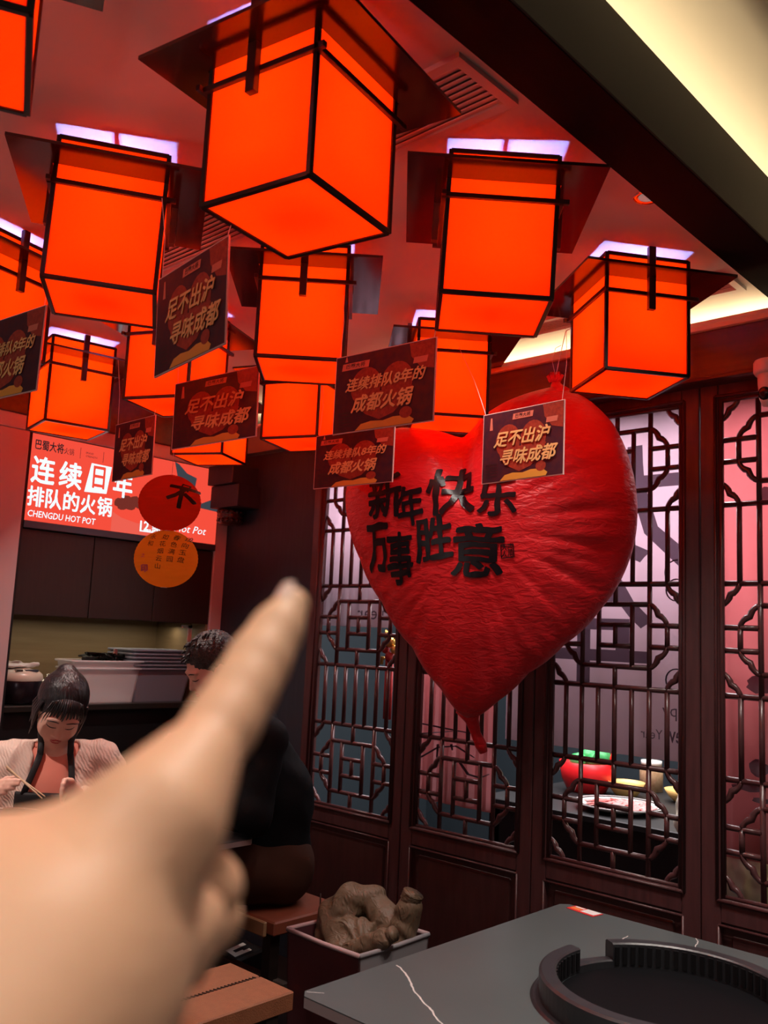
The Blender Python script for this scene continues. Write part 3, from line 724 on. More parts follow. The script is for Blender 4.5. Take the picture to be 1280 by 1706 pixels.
def bal_pt(u, v, off=0.0, side=1):
    th = math.atan2(v, u); R_ = brad(th); r = min(math.hypot(u, v) / R_, 1.0)
    return BC + B_R * u + B_U * v + B_N * (side * (bal_h(r, th)) + off)
if (CAMP - BC).dot(B_N) < 0: B_N = -B_N
bal = thing('heart_balloon', 'big inflated red heart balloon with black brush lettering before the doors', 'balloon', dep(783, 1197, 3.3), world=True)
NT, NR = 260, 60
mb = MB(); V = []; F = []
for side in (1, -1):
    base = len(V)
    for i in range(NR + 1):
        r = math.sin(i / NR * PI / 2)
        for j in range(NT):
            th = 2 * PI * j / NT - PI; R_ = brad(th) * r
            V.append(BC + B_R * (R_ * math.cos(th)) + B_U * (R_ * math.sin(th)) + B_N * (side * bal_h(r, th)))
    for i in range(NR):
        for j in range(NT):
            a, b = base + i * NT + j, base + i * NT + (j + 1) % NT
            F.append((a, b, b + NT, a + NT))
mb.add(V, F)
M_foil = pmat('balloon_film', (0.82, 0.014, 0.022), 0.38, spec=0.5, sheen=0.1)
n_, l_ = nodes_of(M_foil); p_ = n_['Principled BSDF']
tc_ = n_.new('ShaderNodeTexCoord'); mp_ = n_.new('ShaderNodeMapping'); mp_.inputs['Scale'].default_value = (1, 1, 2.6); mp_.inputs['Rotation'].default_value = (0, math.radians(14), 0.4)
nz_ = n_.new('ShaderNodeTexNoise'); nz_.inputs['Scale'].default_value = 24; nz_.inputs['Detail'].default_value = 5; nz_.inputs['Distortion'].default_value = 0.7
bp_ = n_.new('ShaderNodeBump'); bp_.inputs['Strength'].default_value = 0.38; bp_.inputs['Distance'].default_value = 0.02
l_.new(tc_.outputs['Object'], mp_.inputs[0]); l_.new(mp_.outputs[0], nz_.inputs['Vector']); l_.new(nz_.outputs['Fac'], bp_.inputs['Height']); l_.new(bp_.outputs[0], p_.inputs['Normal'])
bo = mb.build('balloon_skin', M_foil, bal, smooth=True)
tl = [dep(x, y, 3.3) for x, y in ((781, 1180), (787, 1200), (793, 1222), (801, 1240), (806, 1253))]
MB().tube(tl, [0.05, 0.026, 0.019, 0.022, 0.016], 10).build('balloon_tail', M_foil, bal, smooth=True)
tp = [dep(x, y, 3.27) for x, y in ((930, 655), (927, 643), (925, 634))]
MB().tube(tp, [0.05, 0.022, 0.012], 12).build('balloon_neck', M_foil, bal, smooth=True)
for k in range(5):
    a = -0.9 + k * 0.45; c = dep(925, 636, 3.26)
    MB().tube([c + B_R * (0.02 * math.sin(a)) , c + B_R * (0.034 * math.sin(a)) + B_U * 0.022, c + B_R * (0.022 * math.sin(a)) + B_U * 0.034, c], 0.006, 5).build('balloon_knot', M_foil, bal, smooth=True)
MB().tube([dep(926, 628, 3.26), dep(934, 590, 3.25), dep(943, 552, 3.15), Vector((-1.475, 2.49, 2.556))], 0.0016, 5).build('string', M_string, bal)
MB().tube([dep(926, 628, 3.26), dep(920, 600, 3.26), dep(926, 580, 3.25), dep(936, 575, 3.25)], 0.0011, 5).build('string', M_string, bal)
# lettering on the skin
M_ink2 = pmat('balloon_ink', (0.008, 0.006, 0.010), 0.34, spec=0.4)
def bal_hit(px, py):
    h = 0.1; u = v = 0.0
    for _ in range(8):
        r = ray(px, py); t = (BC + B_N * h - CAMP).dot(B_N) / r.dot(B_N); q = CAMP + r * t - BC; u, v = q.dot(B_R), q.dot(B_U)
        th = math.atan2(v, u); h = bal_h(min(math.hypot(u, v) / brad(th), 1.0), th)
    return u, v
def bal_char(ch, px, py, hpx, wpx, rot, bold=0.021):
    cu_, cv_ = bal_hit(px, py); s = (bal_uv(px, py - hpx / 2)[1] - bal_uv(px, py + hpx / 2)[1]); wd = bal_uv(px + wpx / 2, py)[0] - bal_uv(px - wpx / 2, py)[0]
    cr, sr = math.cos(math.radians(rot)), math.sin(math.radians(rot))
    def fn(q):
        x = q.x + 0.035 * s * noise.noise(Vector((q.x * 14 / s * 0.3, q.y * 14 / s * 0.3, px * 0.1))); y = q.y + 0.04 * s * noise.noise(Vector((q.y * 14 / s * 0.3, q.x * 14 / s * 0.3, 5 + px * 0.1)))
        return bal_pt(cu_ + x * cr - y * sr, cv_ + x * sr + y * cr, 0.004 + q.z)
    me = text_mesh(ch, s * 1.08, bold, 0.05, width=wd, mat=M_ink2, fn=fn, split=0.012)
    return link(bpy.data.objects.new('lettering', me), bal)
bal_char('新', 642, 833, 68, 60, 8); bal_char('年', 684, 848, 62, 44, 10); bal_char('快', 752, 823, 74, 74, 6); bal_char('乐', 828, 832, 60, 62, 2)
bal_char('万', 630, 917, 78, 44, 4, 0.03); bal_char('事', 667, 937, 80, 46, 4); bal_char('胜', 722, 903, 68, 62, 8); bal_char('意', 795, 925, 84, 84, 0, 0.017)
def bal_poly(pts, r_=0.0022):
    P_ = [bal_pt(*bal_uv(x, y), 0.003) for x, y in pts]; return P_
for a, b in (((835, 908), (856, 906)), ((856, 906), (857, 928)), ((857, 928), (836, 930)), ((836, 930), (835, 908))):
    MB().tube([bal_pt(*bal_hit(*a), 0.003), bal_pt(*bal_hit(*b), 0.003)], 0.0016, 4).build('seal_mark', M_ink2, bal)
bal_char('大', 841, 913, 11, 9, 0, 0.01); bal_char('吉', 851, 912, 11, 9, 0, 0.01); bal_char('人', 841, 924, 11, 9, 0, 0.01); bal_char('用', 851, 923, 11, 8, 0, 0.01)

# ================================================================== round paper lanterns
def paper_lantern(px, py, d, r, col, tcol, ecol, label, chars):
    c = dep(px, py, d)
    t = thing('paper_lantern', label, 'lantern', c - Vector((0, 0, r)), world=True, group='round paper lanterns hung in a row')
    mt = paper_mat('paper_' + chars, col, tcol, ecol, 0.05)
    prof = []; N = 92
    for i in range(N + 1):
        a = -PI / 2 * 0.94 + PI * 0.94 * i / N; rr = r * math.cos(a) * (1 + 0.006 * math.cos(i * 2 * PI / 4))
        prof.append((rr * 1.06, r * 0.97 * math.sin(a)))
    MB().lathe(prof, 40, Matrix.Translation(c), cap=False).build('lantern_shade', mt, t, smooth=True)
    for s in (-1, 1):
        z = r * 0.97 * math.sin(PI / 2 * 0.94) * s; q = r * 1.06 * math.cos(PI / 2 * 0.94)
        MB().tube([c + Vector((q * math.cos(a), q * math.sin(a), z)) for a in [i * PI / 8 for i in range(16)]], 0.0016, 4, closed=True).build('hoop', M_string, t)
    def on(u, v, off=0.0012):      # u,v in radii seen from the camera side
        x = max(-0.98, min(0.98, u)); y = max(-0.98, min(0.98, v)); w_ = math.sqrt(max(0.0, 1 - x * x - y * y))
        h_ = Vector((RIGHT.x, RIGHT.y, 0)).normalized(); f_ = Vector((-FWD.x, -FWD.y, 0)).normalized()
        return c + (h_ * x * 1.06 + f_ * w_ * 1.06) * (r + off) + Vector((0, 0, y * 0.97 * (r + off)))
    return t, on
t1, on1 = paper_lantern(283, 838, 3.2, 0.103, (0.55, 0.02, 0.012), (0.7, 0.04, 0.01), (1, 0.05, 0.01), 'round red paper lantern with a dark brush character above the orange one', 'red')
t2, on2 = paper_lantern(277, 931, 3.2, 0.105, (0.80, 0.30, 0.03), (0.85, 0.30, 0.03), (1, 0.35, 0.03), 'round orange paper lantern covered with small black handwriting', 'orange')
M_brush = pmat('brush_ink', (0.02, 0.012, 0.006), 0.5)
def on_text(t, on, ch, u, v, size, bold, rot=0.0, mat=M_brush):
    cr, sr = math.cos(rot), math.sin(rot)
    me = text_mesh(ch, size, bold, 0, mat=mat, fn=lambda q: on(u + q.x * cr - q.y * sr, v + q.x * sr + q.y * cr, 0.0022 + q.z), split=0.12)
    link(bpy.data.objects.new('lettering', me), t)
on_text(t1, on1, '不', 0.52, 0.05, 0.85, 0.03, -0.12); on_text(t1, on1, '口', 0.60, 0.42, 0.30, 0.03, -0.2)
for ci, (u, col_) in enumerate(((0.72, '谁向玉盘'), (0.42, '春色满园'), (0.10, '如花烟云山'), (-0.28, '永和'))):
    for k, ch in enumerate(col_):
        on_text(t2, on2, ch, u - 0.03 * k, 0.66 - 0.25 * k, 0.20, 0.004, random.uniform(-0.2, 0.2))
on_text(t2, on2, '印', -0.45, -0.42, 0.26, 0.05, mat=pmat('seal_pink', (0.7, 0.12, 0.16), 0.6)); on_text(t2, on2, '之', -0.5, 0.0, 0.14, 0.02, mat=MATS['seal_pink'])
c1, c2 = dep(283, 838, 3.2), dep(277, 931, 3.2)
MB().tube([c1 + Vector((0, 0, 0.098)), Vector((c1.x, c1.y, ZC))], 0.0008, 4).build('string', M_string, t1)
MB().tube([c2 + Vector((0, 0, 0.098)), c1 - Vector((0, 0, 0.098))], 0.0008, 4).build('string', M_string, t2)

# ================================================================== security camera
sc = thing('security_camera', 'white dome security camera with a black lens under the fascia board', 'security camera', ony(1282, 690, 2.80), world=True)
ccx = ony(1284, 640, 2.80); M_cctv = pmat('camera_white', (0.75, 0.68, 0.66), 0.35)
MB().lathe([(0.0, 0.075), (0.046, 0.075), (0.050, 0.068), (0.050, 0.040), (0.044, 0.030), (0.0, 0.030)], 28, Matrix.Translation(ccx), cap=False).build('camera_base', M_cctv, sc, smooth=True)
MB().lathe([(0.0, 0.034), (0.038, 0.034), (0.037, 0.0), (0.033, -0.045), (0.024, -0.068), (0.0, -0.074)], 28, Matrix.Translation(ccx), cap=False).build('camera_dome', M_cctv, sc, smooth=True)
ldir = Vector((-0.25, -1, -0.25)).normalized(); lq = ldir.to_track_quat('Z', 'Y').to_matrix().to_4x4()
MB().lathe([(0.0, 0.037), (0.014, 0.038), (0.021, 0.034), (0.022, 0.02)], 20, Matrix.Translation(ccx - Vector((0, 0, 0.028))) @ lq, cap=False).build('lens', pmat('lens_black', (0.01, 0.01, 0.012), 0.08), sc, smooth=True)
bx('camera_bracket', ccx.x - 0.02, ccx.x + 0.02, ccx.y, 2.886, ccx.z + 0.045, ccx.z + 0.07, M_cctv, sc)

# ================================================================== near table with hot-pot ring
M_stone = pmat('stone_top', (0.078, 0.094, 0.096), 0.36, spec=0.5, var=(3.0, (0.064, 0.078, 0.080)))
def add_veins(mt, lines):
    n, l = nodes_of(mt); p = n['Principled BSDF']; src = p.inputs['Base Color'].links[0].from_socket
    tc = n.new('ShaderNodeTexCoord'); sep = n.new('ShaderNodeSeparateXYZ'); l.new(tc.outputs['Object'], sep.inputs[0])
    nz = n.new('ShaderNodeTexNoise'); nz.inputs['Scale'].default_value = 9; nz.inputs['Detail'].default_value = 6; l.new(tc.outputs['Object'], nz.inputs['Vector'])
    def mth(op, a, b=None, c=None):
        q = n.new('ShaderNodeMath'); q.operation = op
        for i, x in enumerate((a, b, c)):
            if x is None: continue
            if isinstance(x, (int, float)): q.inputs[i].default_value = x
            else: l.new(x, q.inputs[i])
        return q.outputs[0]
    tot = None
    for (ax, ay, bx_, by_, wd) in lines:
        d = Vector((bx_ - ax, by_ - ay)); L = d.length; d /= L
        X = mth('SUBTRACT', sep.outputs[0], ax); Y = mth('SUBTRACT', sep.outputs[1], ay)
        s_ = mth('ADD', mth('MULTIPLY', X, d.x), mth('MULTIPLY', Y, d.y)); q_ = mth('ADD', mth('MULTIPLY', X, -d.y), mth('MULTIPLY', Y, d.x))
        q2 = mth('ABSOLUTE', mth('ADD', q_, mth('MULTIPLY', mth('SUBTRACT', nz.outputs['Fac'], 0.5), 0.055)))
        on_ = mth('LESS_THAN', q2, wd); ins = mth('MULTIPLY', mth('GREATER_THAN', s_, 0.0), mth('LESS_THAN', s_, L)); on_ = mth('MULTIPLY', on_, ins)
        tot = on_ if tot is None else mth('MAXIMUM', tot, on_)
    mx = n.new('ShaderNodeMix'); mx.data_type = 'RGBA'; l.new(tot, mx.inputs[0]); l.new(src, mx.inputs[6]); mx.inputs[7].default_value = (0.55, 0.52, 0.50, 1)
    l.new(mx.outputs[2], p.inputs['Base Color'])
add_veins(M_stone, [(-1.45, 1.665, -1.13, 1.47, 0.0022), (-1.187, 2.190, -1.205, 2.30, 0.0016), (-1.470, 1.402, -1.440, 1.425, 0.0015), (-1.08, 2.44, -1.01, 2.30, 0.0014), (-0.7, 2.4, -0.45, 1.7, 0.002)])
M_edge = pmat('stone_edge', (0.34, 0.27, 0.27), 0.4)
tb = thing('hotpot_table', 'grey stone hot-pot table with white veins beside the lattice doors', 'table', (-0.85, 1.905, 0), world=True)
ch = 0.012
def slab(x0, x1, y0, y1, z0, z1, cc=0.02):
    poly = [(x0 + cc, y0), (x1 - cc, y0), (x1, y0 + cc), (x1, y1 - cc), (x1 - cc, y1), (x0 + cc, y1), (x0, y1 - cc), (x0, y0 + cc)]
    return MB().prism(poly, lambda u, v, w_: Vector((u, v, z0 + w_)), z1 - z0)
slab(-1.474, -0.22, 1.38, 2.43, 0.7475, 0.750).build('table_top', M_stone, tb)
slab(-1.474, -0.22, 1.38, 2.43, 0.727, 0.7475).build('top_edge', M_edge, tb)
bx('apron_box', -1.30, -0.40, 1.55, 2.28, 0.60, 0.727, M_black, tb, 0.005)
bx('pedestal', -1.12, -0.58, 1.72, 2.12, 0.03, 0.60, M_black, tb, 0.005)
bx('foot_plate', -1.22, -0.48, 1.62, 2.22, 0.0, 0.03, M_black, tb, 0.005)
rg = thing('smoke_ring', 'black slotted smoke extraction ring set on the grey stone table', 'hot-pot ring', (-0.905, 1.925, 0.75), world=True)
M_ring = pmat('ring_black', (0.022, 0.022, 0.026), 0.32, spec=0.5, var=(25, (0.034, 0.033, 0.036)))
RC = Vector((-0.905, 1.925, 0)); RO, RI = 0.275, 0.238
def arc_block(a0, a1, z0, z1, ri, ro, n, name, mat, bev=0.002):
    mb = MB(); vs_ = []; fs = []
    for i in range(n + 1):
        a = a0 + (a1 - a0) * i / n
        for r, z in ((ri, z0), (ro, z0), (ro, z1 - 0.004), (ro - 0.006, z1), (ri + 0.004, z1), (ri, z1 - 0.003)):
            vs_.append(RC + Vector((r * math.cos(a), r * math.sin(a), z)))
    for i in range(n):
        for j in range(6): fs.append((i * 6 + j, i * 6 + (j + 1) % 6, (i + 1) * 6 + (j + 1) % 6, (i + 1) * 6 + j))
    fs.append((5, 4, 3, 2, 1, 0)); fs.append(tuple(n * 6 + j for j in range(6)))
    mb.add(vs_, fs); return mb.build(name, mat, rg, smooth=False)
# gap in the ring at the back left
ga = math.radians(148); gb = math.radians(172)
arc_block(gb - 2 * PI, ga, 0.75, 0.805, RI, RO, 90, 'ring_wall', M_ring)
arc_block(gb - 2 * PI, ga, 0.75, 0.7535, RI, RO + 0.018, 90, 'ring_flange', M_ring)
arc_block(ga, gb, 0.75, 0.768, RI, RO - 0.004, 8, 'ring_bridge', M_ring)
sl = MB().box(-0.002, 0.002, -0.0055, 0.0055, 0.757, 0.797).mesh('slot', M_black)
for i in range(70):
    a = gb - 2 * PI + (ga - gb + 2 * PI) * (i + 0.5) / 70
    o = bpy.data.objects.new('slot', sl); C.objects.link(o); o.parent = rg; o.matrix_parent_inverse = PINV[rg.name]
    o.location = (RC.x + (RI - 0.0008) * math.cos(a), RC.y + (RI - 0.0008) * math.sin(a), 0); o.rotation_euler = (0, 0, a)
MB().lathe([(0.0005, 0.7512), (RI - 0.002, 0.7512), (RI - 0.001, 0.7505)], 48, Matrix.Translation((RC.x, RC.y, 0)), cap=False).build('cooking_plate', pmat('glass_black', (0.003, 0.003, 0.004), 0.55, spec=0.12), rg)
cd = thing('menu_card', 'small red and white printed card lying on the grey stone table', 'card', (-1.39, 2.415, 0.75), world=True)
def flatp(name, pts, z, mat, par): return MB().prism([(q.x, q.y) for q in pts], lambda u, v, w_: Vector((u, v, z + w_)), 0.0012).build(name, mat, par)
ca = [Vector((-1.440, 2.388)), Vector((-1.345, 2.373)), Vector((-1.337, 2.418)), Vector((-1.432, 2.428))]
M_cred = pmat('card_red', (0.70, 0.03, 0.03), 0.4); M_cwh = pmat('card_white', (0.75, 0.75, 0.75), 0.4); M_cor = pmat('card_orange', (0.85, 0.22, 0.05), 0.4)
flatp('card_base', ca, 0.7502, M_cred, cd)
bil = lambda u, v: ca[0] * (1 - u) * (1 - v) + ca[1] * u * (1 - v) + ca[2] * u * v + ca[3] * (1 - u) * v
flatp('card_panel', [bil(0.46, 0.2), bil(0.95, 0.2), bil(0.95, 0.97), bil(0.46, 0.97)], 0.7508, M_cwh, cd)
flatp('card_picture', [bil(0.06, 0.25), bil(0.40, 0.2), bil(0.40, 0.6), bil(0.06, 0.6)], 0.7508, M_cor, cd)
flatp('card_stripe', [bil(0.08, 0.70), bil(0.40, 0.68), bil(0.40, 0.92), bil(0.08, 0.92)], 0.7508, M_cwh, cd)

# ================================================================== benches, far table
M_leather = pmat('bench_leather', (0.30, 0.110, 0.050), 0.5, var=(40, (0.24, 0.085, 0.040)), bump=(260, 0.25))
M_leather2 = pmat('bench_leather_red', (0.26, 0.07, 0.035), 0.45, var=(20, (0.21, 0.055, 0.03)))
M_benchleg = pmat('bench_leg', (0.020, 0.013, 0.011), 0.4)
b1 = thing('bench', 'brown leather bench of two stitched pads beside the stone table', 'bench', (-2.235, 1.5, 0), world=True)
for x0, x1 in ((-2.388, -2.2415), (-2.2365, -2.082)):
    bx('seat_pad', x0, x1, 0.85, 1.935, 0.395, 0.45, M_leather, b1, 0.004)
bx('seat_seam', -2.245, -2.232, 0.853, 1.93, 0.40, 0.443, M_black, b1)
st = MB().tube([(-0.0065, 0, 0), (0.0065, 0.005, 0)], 0.0021, 4).mesh('stitch', pmat('stitch_thread', (0.035, 0.016, 0.010), 0.6))
for i in range(70):
    o = bpy.data.objects.new('stitch', st); C.objects.link(o); o.parent = b1; o.matrix_parent_inverse = PINV[b1.name]; o.location = (-2.239, 0.99 + i * 0.0133, 0.4505)
for x in (-2.36, -2.11):
    for y in (0.93, 1.86): bx('leg', x - 0.022, x + 0.022, y - 0.022, y + 0.022, 0, 0.395, M_benchleg, b1)
b2 = thing('bench', 'reddish brown bench under the man in the black sweater', 'bench', (-3.0, 2.47, 0), world=True)
bx('seat_pad', -3.55, -2.60, 2.30, 2.66, 0.40, 0.45, M_leather2, b2, 0.006)
bx('seat_edge', -3.55, -2.64, 2.285, 2.30, 0.392, 0.445, pmat('bench_tan', (0.36, 0.20, 0.10), 0.5), b2, 0.004)
bx('stretcher', -3.45, -2.585, 2.34, 2.37, 0.19, 0.235, pmat('bench_grey', (0.13, 0.11, 0.095), 0.5), b2, 0.003)
for x in (-3.48, -2.66):
    for y in (2.34, 2.60): bx('leg', x - 0.022, x + 0.022, y - 0.022, y + 0.022, 0, 0.40, M_benchleg, b2)
t2b = thing('dining_table', 'dark stone dining table with a pale edge before the man in black', 'table', (-3.0, 1.75, 0), world=True)
slab(-3.22, -2.645, 1.15, 2.222, 0.7475, 0.750).build('table_top', pmat('stone_dark', (0.045, 0.046, 0.05), 0.35), t2b)
slab(-3.22, -2.645, 1.15, 2.222, 0.729, 0.7475).build('top_edge', M_edge, t2b)
bx('apron_box', -3.12, -2.76, 1.3, 2.05, 0.62, 0.729, M_black, t2b)
bx('pedestal', -3.05, -2.83, 1.45, 1.95, 0.03, 0.62, M_black, t2b)
bx('foot_plate', -3.12, -2.76, 1.4, 2.0, 0, 0.03, M_black, t2b)
# hot pot in front of the woman
pc = dep(14, 1362, 3.05)
pt = thing('hot_pot', 'black steel hot pot with a bright rim on the dark table', 'pot', (pc.x, pc.y, 0.75), world=True)
M_pot = pmat('pot_black', (0.02, 0.02, 0.022), 0.3, metal=0.3); M_steel = pmat('steel', (0.55, 0.50, 0.46), 0.2, metal=1.0)
MB().lathe([(0.0005, 0.752), (0.10, 0.752), (0.118, 0.78), (0.122, 0.842), (0.113, 0.842), (0.110, 0.80), (0.0005, 0.795)], 32, Matrix.Translation((pc.x, pc.y, 0)), cap=False).build('pot_body', M_pot, pt, smooth=True)
MB().tube([Vector((pc.x + 0.118 * math.cos(a), pc.y + 0.118 * math.sin(a), 0.843)) for a in [i * PI / 20 for i in range(40)]], 0.004, 6, closed=True).build('rim', M_steel, pt, smooth=True)
MB().lathe([(0.0005, 0.818), (0.111, 0.818)], 32, Matrix.Translation((pc.x, pc.y, 0)), cap=False).build('broth', pmat('broth', (0.30, 0.22, 0.20), 0.15), pt)

# ================================================================== storage box and padded jacket
sb = thing('storage_box', 'open maroon storage box with pale rim on the floor by the doors', 'box', (-2.30, 2.425, 0), world=True)
M_maroon = pmat('box_maroon', (0.10, 0.030, 0.035), 0.6, var=(5, (0.075, 0.022, 0.026))); M_rimp = pmat('box_rim', (0.50, 0.33, 0.33), 0.6); M_gcloth = pmat('box_cover', (0.30, 0.28, 0.29), 0.7)
X0, X1, Y0, Y1, ZT = -2.475, -2.12, 2.25, 2.60, 0.47
tpr = 0.03
def wallq(name, a, b, mat):
    a, b = Vector(a), Vector(b); cx_ = Vector(((X0 + X1) / 2, (Y0 + Y1) / 2))
    ai, bi = a + (cx_ - a) * 0.10, b + (cx_ - b) * 0.10; n_in = (cx_ - (a + b) / 2).normalized() * 0.006
    v = [(ai.x, ai.y, 0.004), (bi.x, bi.y, 0.004), (b.x, b.y, ZT), (a.x, a.y, ZT)]
    v2 = [(ai.x + n_in.x, ai.y + n_in.y, 0.004), (bi.x + n_in.x, bi.y + n_in.y, 0.004), (b.x + n_in.x, b.y + n_in.y, ZT), (a.x + n_in.x, a.y + n_in.y, ZT)]
    MB().add(v + v2, [(0, 1, 2, 3), (7, 6, 5, 4), (0, 4, 5, 1), (1, 5, 6, 2), (2, 6, 7, 3), (3, 7, 4, 0)]).build(name, mat, sb)
cr4 = [(X0, Y0), (X1, Y0), (X1, Y1), (X0, Y1)]
for i in range(4): wallq('side', cr4[i], cr4[(i + 1) % 4], M_gcloth if i == 1 else M_maroon)
for i in range(4):
    a, b = Vector((*cr4[i], ZT)), Vector((*cr4[(i + 1) % 4], ZT)); MB().tube([a, (a + b) / 2 + Vector((0, 0, -0.004)), b], 0.008, 6).build('rim', M_rimp if i != 1 else M_gcloth, sb, smooth=True)
bx('bottom', X0 + 0.03, X1 - 0.03, Y0 + 0.03, Y1 - 0.03, 0.002, 0.008, M_maroon, sb)
MB().tube([(X0 - 0.008, Y0 + 0.16, ZT + 0.09), (X0 - 0.004, Y0 + 0.16, ZT - 0.01)], 0.003, 5).build('handle_wire', M_chrome, sb)
jk = thing('padded_jacket', 'crumpled olive brown padded jacket stuffed into the storage box', 'jacket', (-2.30, 2.43, 0.32), world=True)
M_jack = pmat('jacket_nylon', (0.165, 0.108, 0.066), 0.46, spec=0.45)
_n, _l = nodes_of(M_jack); _p = _n['Principled BSDF']; _tc = _n.new('ShaderNodeTexCoord'); _hs = []
for _sc, _di, _w in ((17, 2.2, 1.0), (42, 1.2, 0.45)):
    _mp = _n.new('ShaderNodeMapping'); _mp.inputs['Scale'].default_value = (1, 1.6, 0.7); _mp.inputs['Rotation'].default_value = (0.4, 0.5, _sc * 0.05)
    _nz = _n.new('ShaderNodeTexNoise'); _nz.noise_type = 'RIDGED_MULTIFRACTAL'; _nz.inputs['Scale'].default_value = _sc; _nz.inputs['Detail'].default_value = 2; _nz.inputs['Distortion'].default_value = _di
    _mu = _n.new('ShaderNodeMath'); _mu.operation = 'MULTIPLY'; _mu.inputs[1].default_value = _w
    _l.new(_tc.outputs['Object'], _mp.inputs[0]); _l.new(_mp.outputs[0], _nz.inputs['Vector']); _l.new(_nz.outputs['Fac'], _mu.inputs[0]); _hs.append(_mu.outputs[0])
_ad = _n.new('ShaderNodeMath'); _l.new(_hs[0], _ad.inputs[0]); _l.new(_hs[1], _ad.inputs[1])
_bp = _n.new('ShaderNodeBump'); _bp.inputs['Strength'].default_value = 0.8; _bp.inputs['Distance'].default_value = 0.008
_l.new(_ad.outputs[0], _bp.inputs['Height']); _l.new(_bp.outputs[0], _p.inputs['Normal'])
def dpt(x, y, Yp): return np.array(ony(x, y, Yp))
def wrinkle(sc_, am): 
    rs_ = np.random.RandomState(3); ks = rs_.normal(size=(7, 3)) * sc_; ph = rs_.uniform(0, 6.28, 7)
    def f(P):
        v = 0
        for k_, p0 in zip(ks, ph): v = v + np.sin(P @ k_ + p0)
        return am * v / 7 ** 0.5
    return f
J = SDF()
J.rc(dpt(548, 1575, 2.40), dpt(558, 1530, 2.43), 0.052, 0.064, 0.02).rc(dpt(558, 1530, 2.43), dpt(586, 1500, 2.47), 0.064, 0.062, 0.010)
J.rc(dpt(586, 1500, 2.48), dpt(622, 1498, 2.53), 0.055, 0.052, 0.006).rc(dpt(622, 1498, 2.53), dpt(643, 1535, 2.52), 0.050, 0.056, 0.006)
J.rc(dpt(643, 1535, 2.52), dpt(640, 1565, 2.50), 0.054, 0.05, 0.006).rc(dpt(560, 1555, 2.40), dpt(602, 1556, 2.42), 0.056, 0.052, 0.010)
J.rc(dpt(668, 1568, 2.52), dpt(681, 1512, 2.53), 0.054, 0.046, 0.005)
J.ell(np.array([-2.30, 2.43, 0.40]), (0.13, 0.12, 0.085), k=0.02); J.ell(dpt(606, 1525, 2.55), (0.06, 0.03, 0.06), k=0.01)
_w1 = wrinkle(40, 0.0022); _jc = dpt(604, 1550, 2.48); _jr = np.array(RIGHT); _ju = np.array(UP)
def _folds(P):
    q = P - _jc; th = np.arctan2(q @ _ju, q @ _jr); rr = np.hypot(q @ _ju, q @ _jr)
    return 0.0034 * np.sin(13 * th + 2.0 * np.sin(40 * rr) + 60 * q[..., 1]) * np.clip(rr / 0.08, 0, 1)
J.build('jacket_body', 0.0045, M_jack, jk, lambda P: _w1(P) + _folds(P))
J2 = SDF().rc(dpt(585, 1590, 2.345), dpt(640, 1563, 2.37), 0.042, 0.034, 0.01)
J2.build('sleeve', 0.005, M_jack, jk, wrinkle(70, 0.0025))
for (px, py, Yp, dx, dy, r) in ((683, 1502, 2.53, 6, -14, 0.035), (645, 1561, 2.375, 12, -6, 0.024)):
    a = ony(px, py, Yp); b = ony(px + dx, py + dy, Yp + 0.004)
    pts = [a + (b - a) * (i / 7) for i in range(8)]
    MB().tube(pts, [r * (1.0 + 0.10 * (i % 2)) for i in range(8)], 14).build('cuff', M_jack, jk, smooth=True)
# black bag with white print on the floor
bg = thing('black_bag', 'black bag with a white block print lying on the floor', 'bag', onz(395, 1600, 0.0), world=True)
q4 = [onz(376, 1583, 0.10), onz(392, 1594, 0.10), onz(423, 1581, 0.10), onz(405, 1570, 0.10)]
ctr = sum(q4, Vector()) / 4
big = [ctr + (q - ctr) * 1.7 for q in q4]
MB().prism([(q.x, q.y) for q in big], lambda u, v, w_: Vector((u, v, 0.002 + w_)), 0.096).build('bag_body', pmat('bag_black', (0.012, 0.011, 0.012), 0.5), bg, bevel=0.01)
bb = lambda u, v: q4[0] * (1 - u) * (1 - v) + q4[1] * u * (1 - v) + q4[2] * u * v + q4[3] * (1 - u) * v
M_wp = pmat('print_white', (0.75, 0.72, 0.66), 0.6)
for (u0, u1, v0, v1) in ((0, 0.3, 0, 1), (0.3, 0.62, 0, 0.22), (0.62, 1.0, 0, 0.6), (0.75, 1.0, 0.6, 0.9)):
    MB().prism([(bb(u, v).x, bb(u, v).y) for u, v in ((u0, v0), (u1, v0), (u1, v1), (u0, v1))], lambda u, v, w_: Vector((u, v, 0.0985 + w_)), 0.001).build('white_print', M_wp, bg)

# ================================================================== things on the counter
CZ = 1.118
rcx, rcy = -4.13, 1.975
rk = thing('rice_cooker', 'dark rice cooker with a champagne lid and display on the counter', 'rice cooker', (rcx, rcy, CZ), world=True)
T_ = Matrix.Translation((rcx, rcy, 0))
M_rcb = pmat('cooker_body', (0.035, 0.025, 0.035), 0.22, metal=0.6); M_rcl = pmat('cooker_lid', (0.62, 0.54, 0.44), 0.3)
MB().lathe([(0.0005, CZ), (0.095, CZ), (0.104, CZ + 0.012), (0.108, CZ + 0.10), (0.106, CZ + 0.106), (0.0005, CZ + 0.106)], 36, T_, cap=False).build('cooker_body', M_rcb, rk, smooth=True)
ld = MB().lathe([(0.109, CZ + 0.106), (0.111, CZ + 0.115), (0.106, CZ + 0.135), (0.085, CZ + 0.152), (0.05, CZ + 0.160), (0.0005, CZ + 0.162)], 36, T_, cap=False).build('cooker_lid', M_rcl, rk, smooth=True)
MB().box(rcx + 0.045, rcx + 0.085, rcy - 0.005, rcy + 0.055, CZ + 0.148, CZ + 0.158, None).build('display', M_bezel, ld)
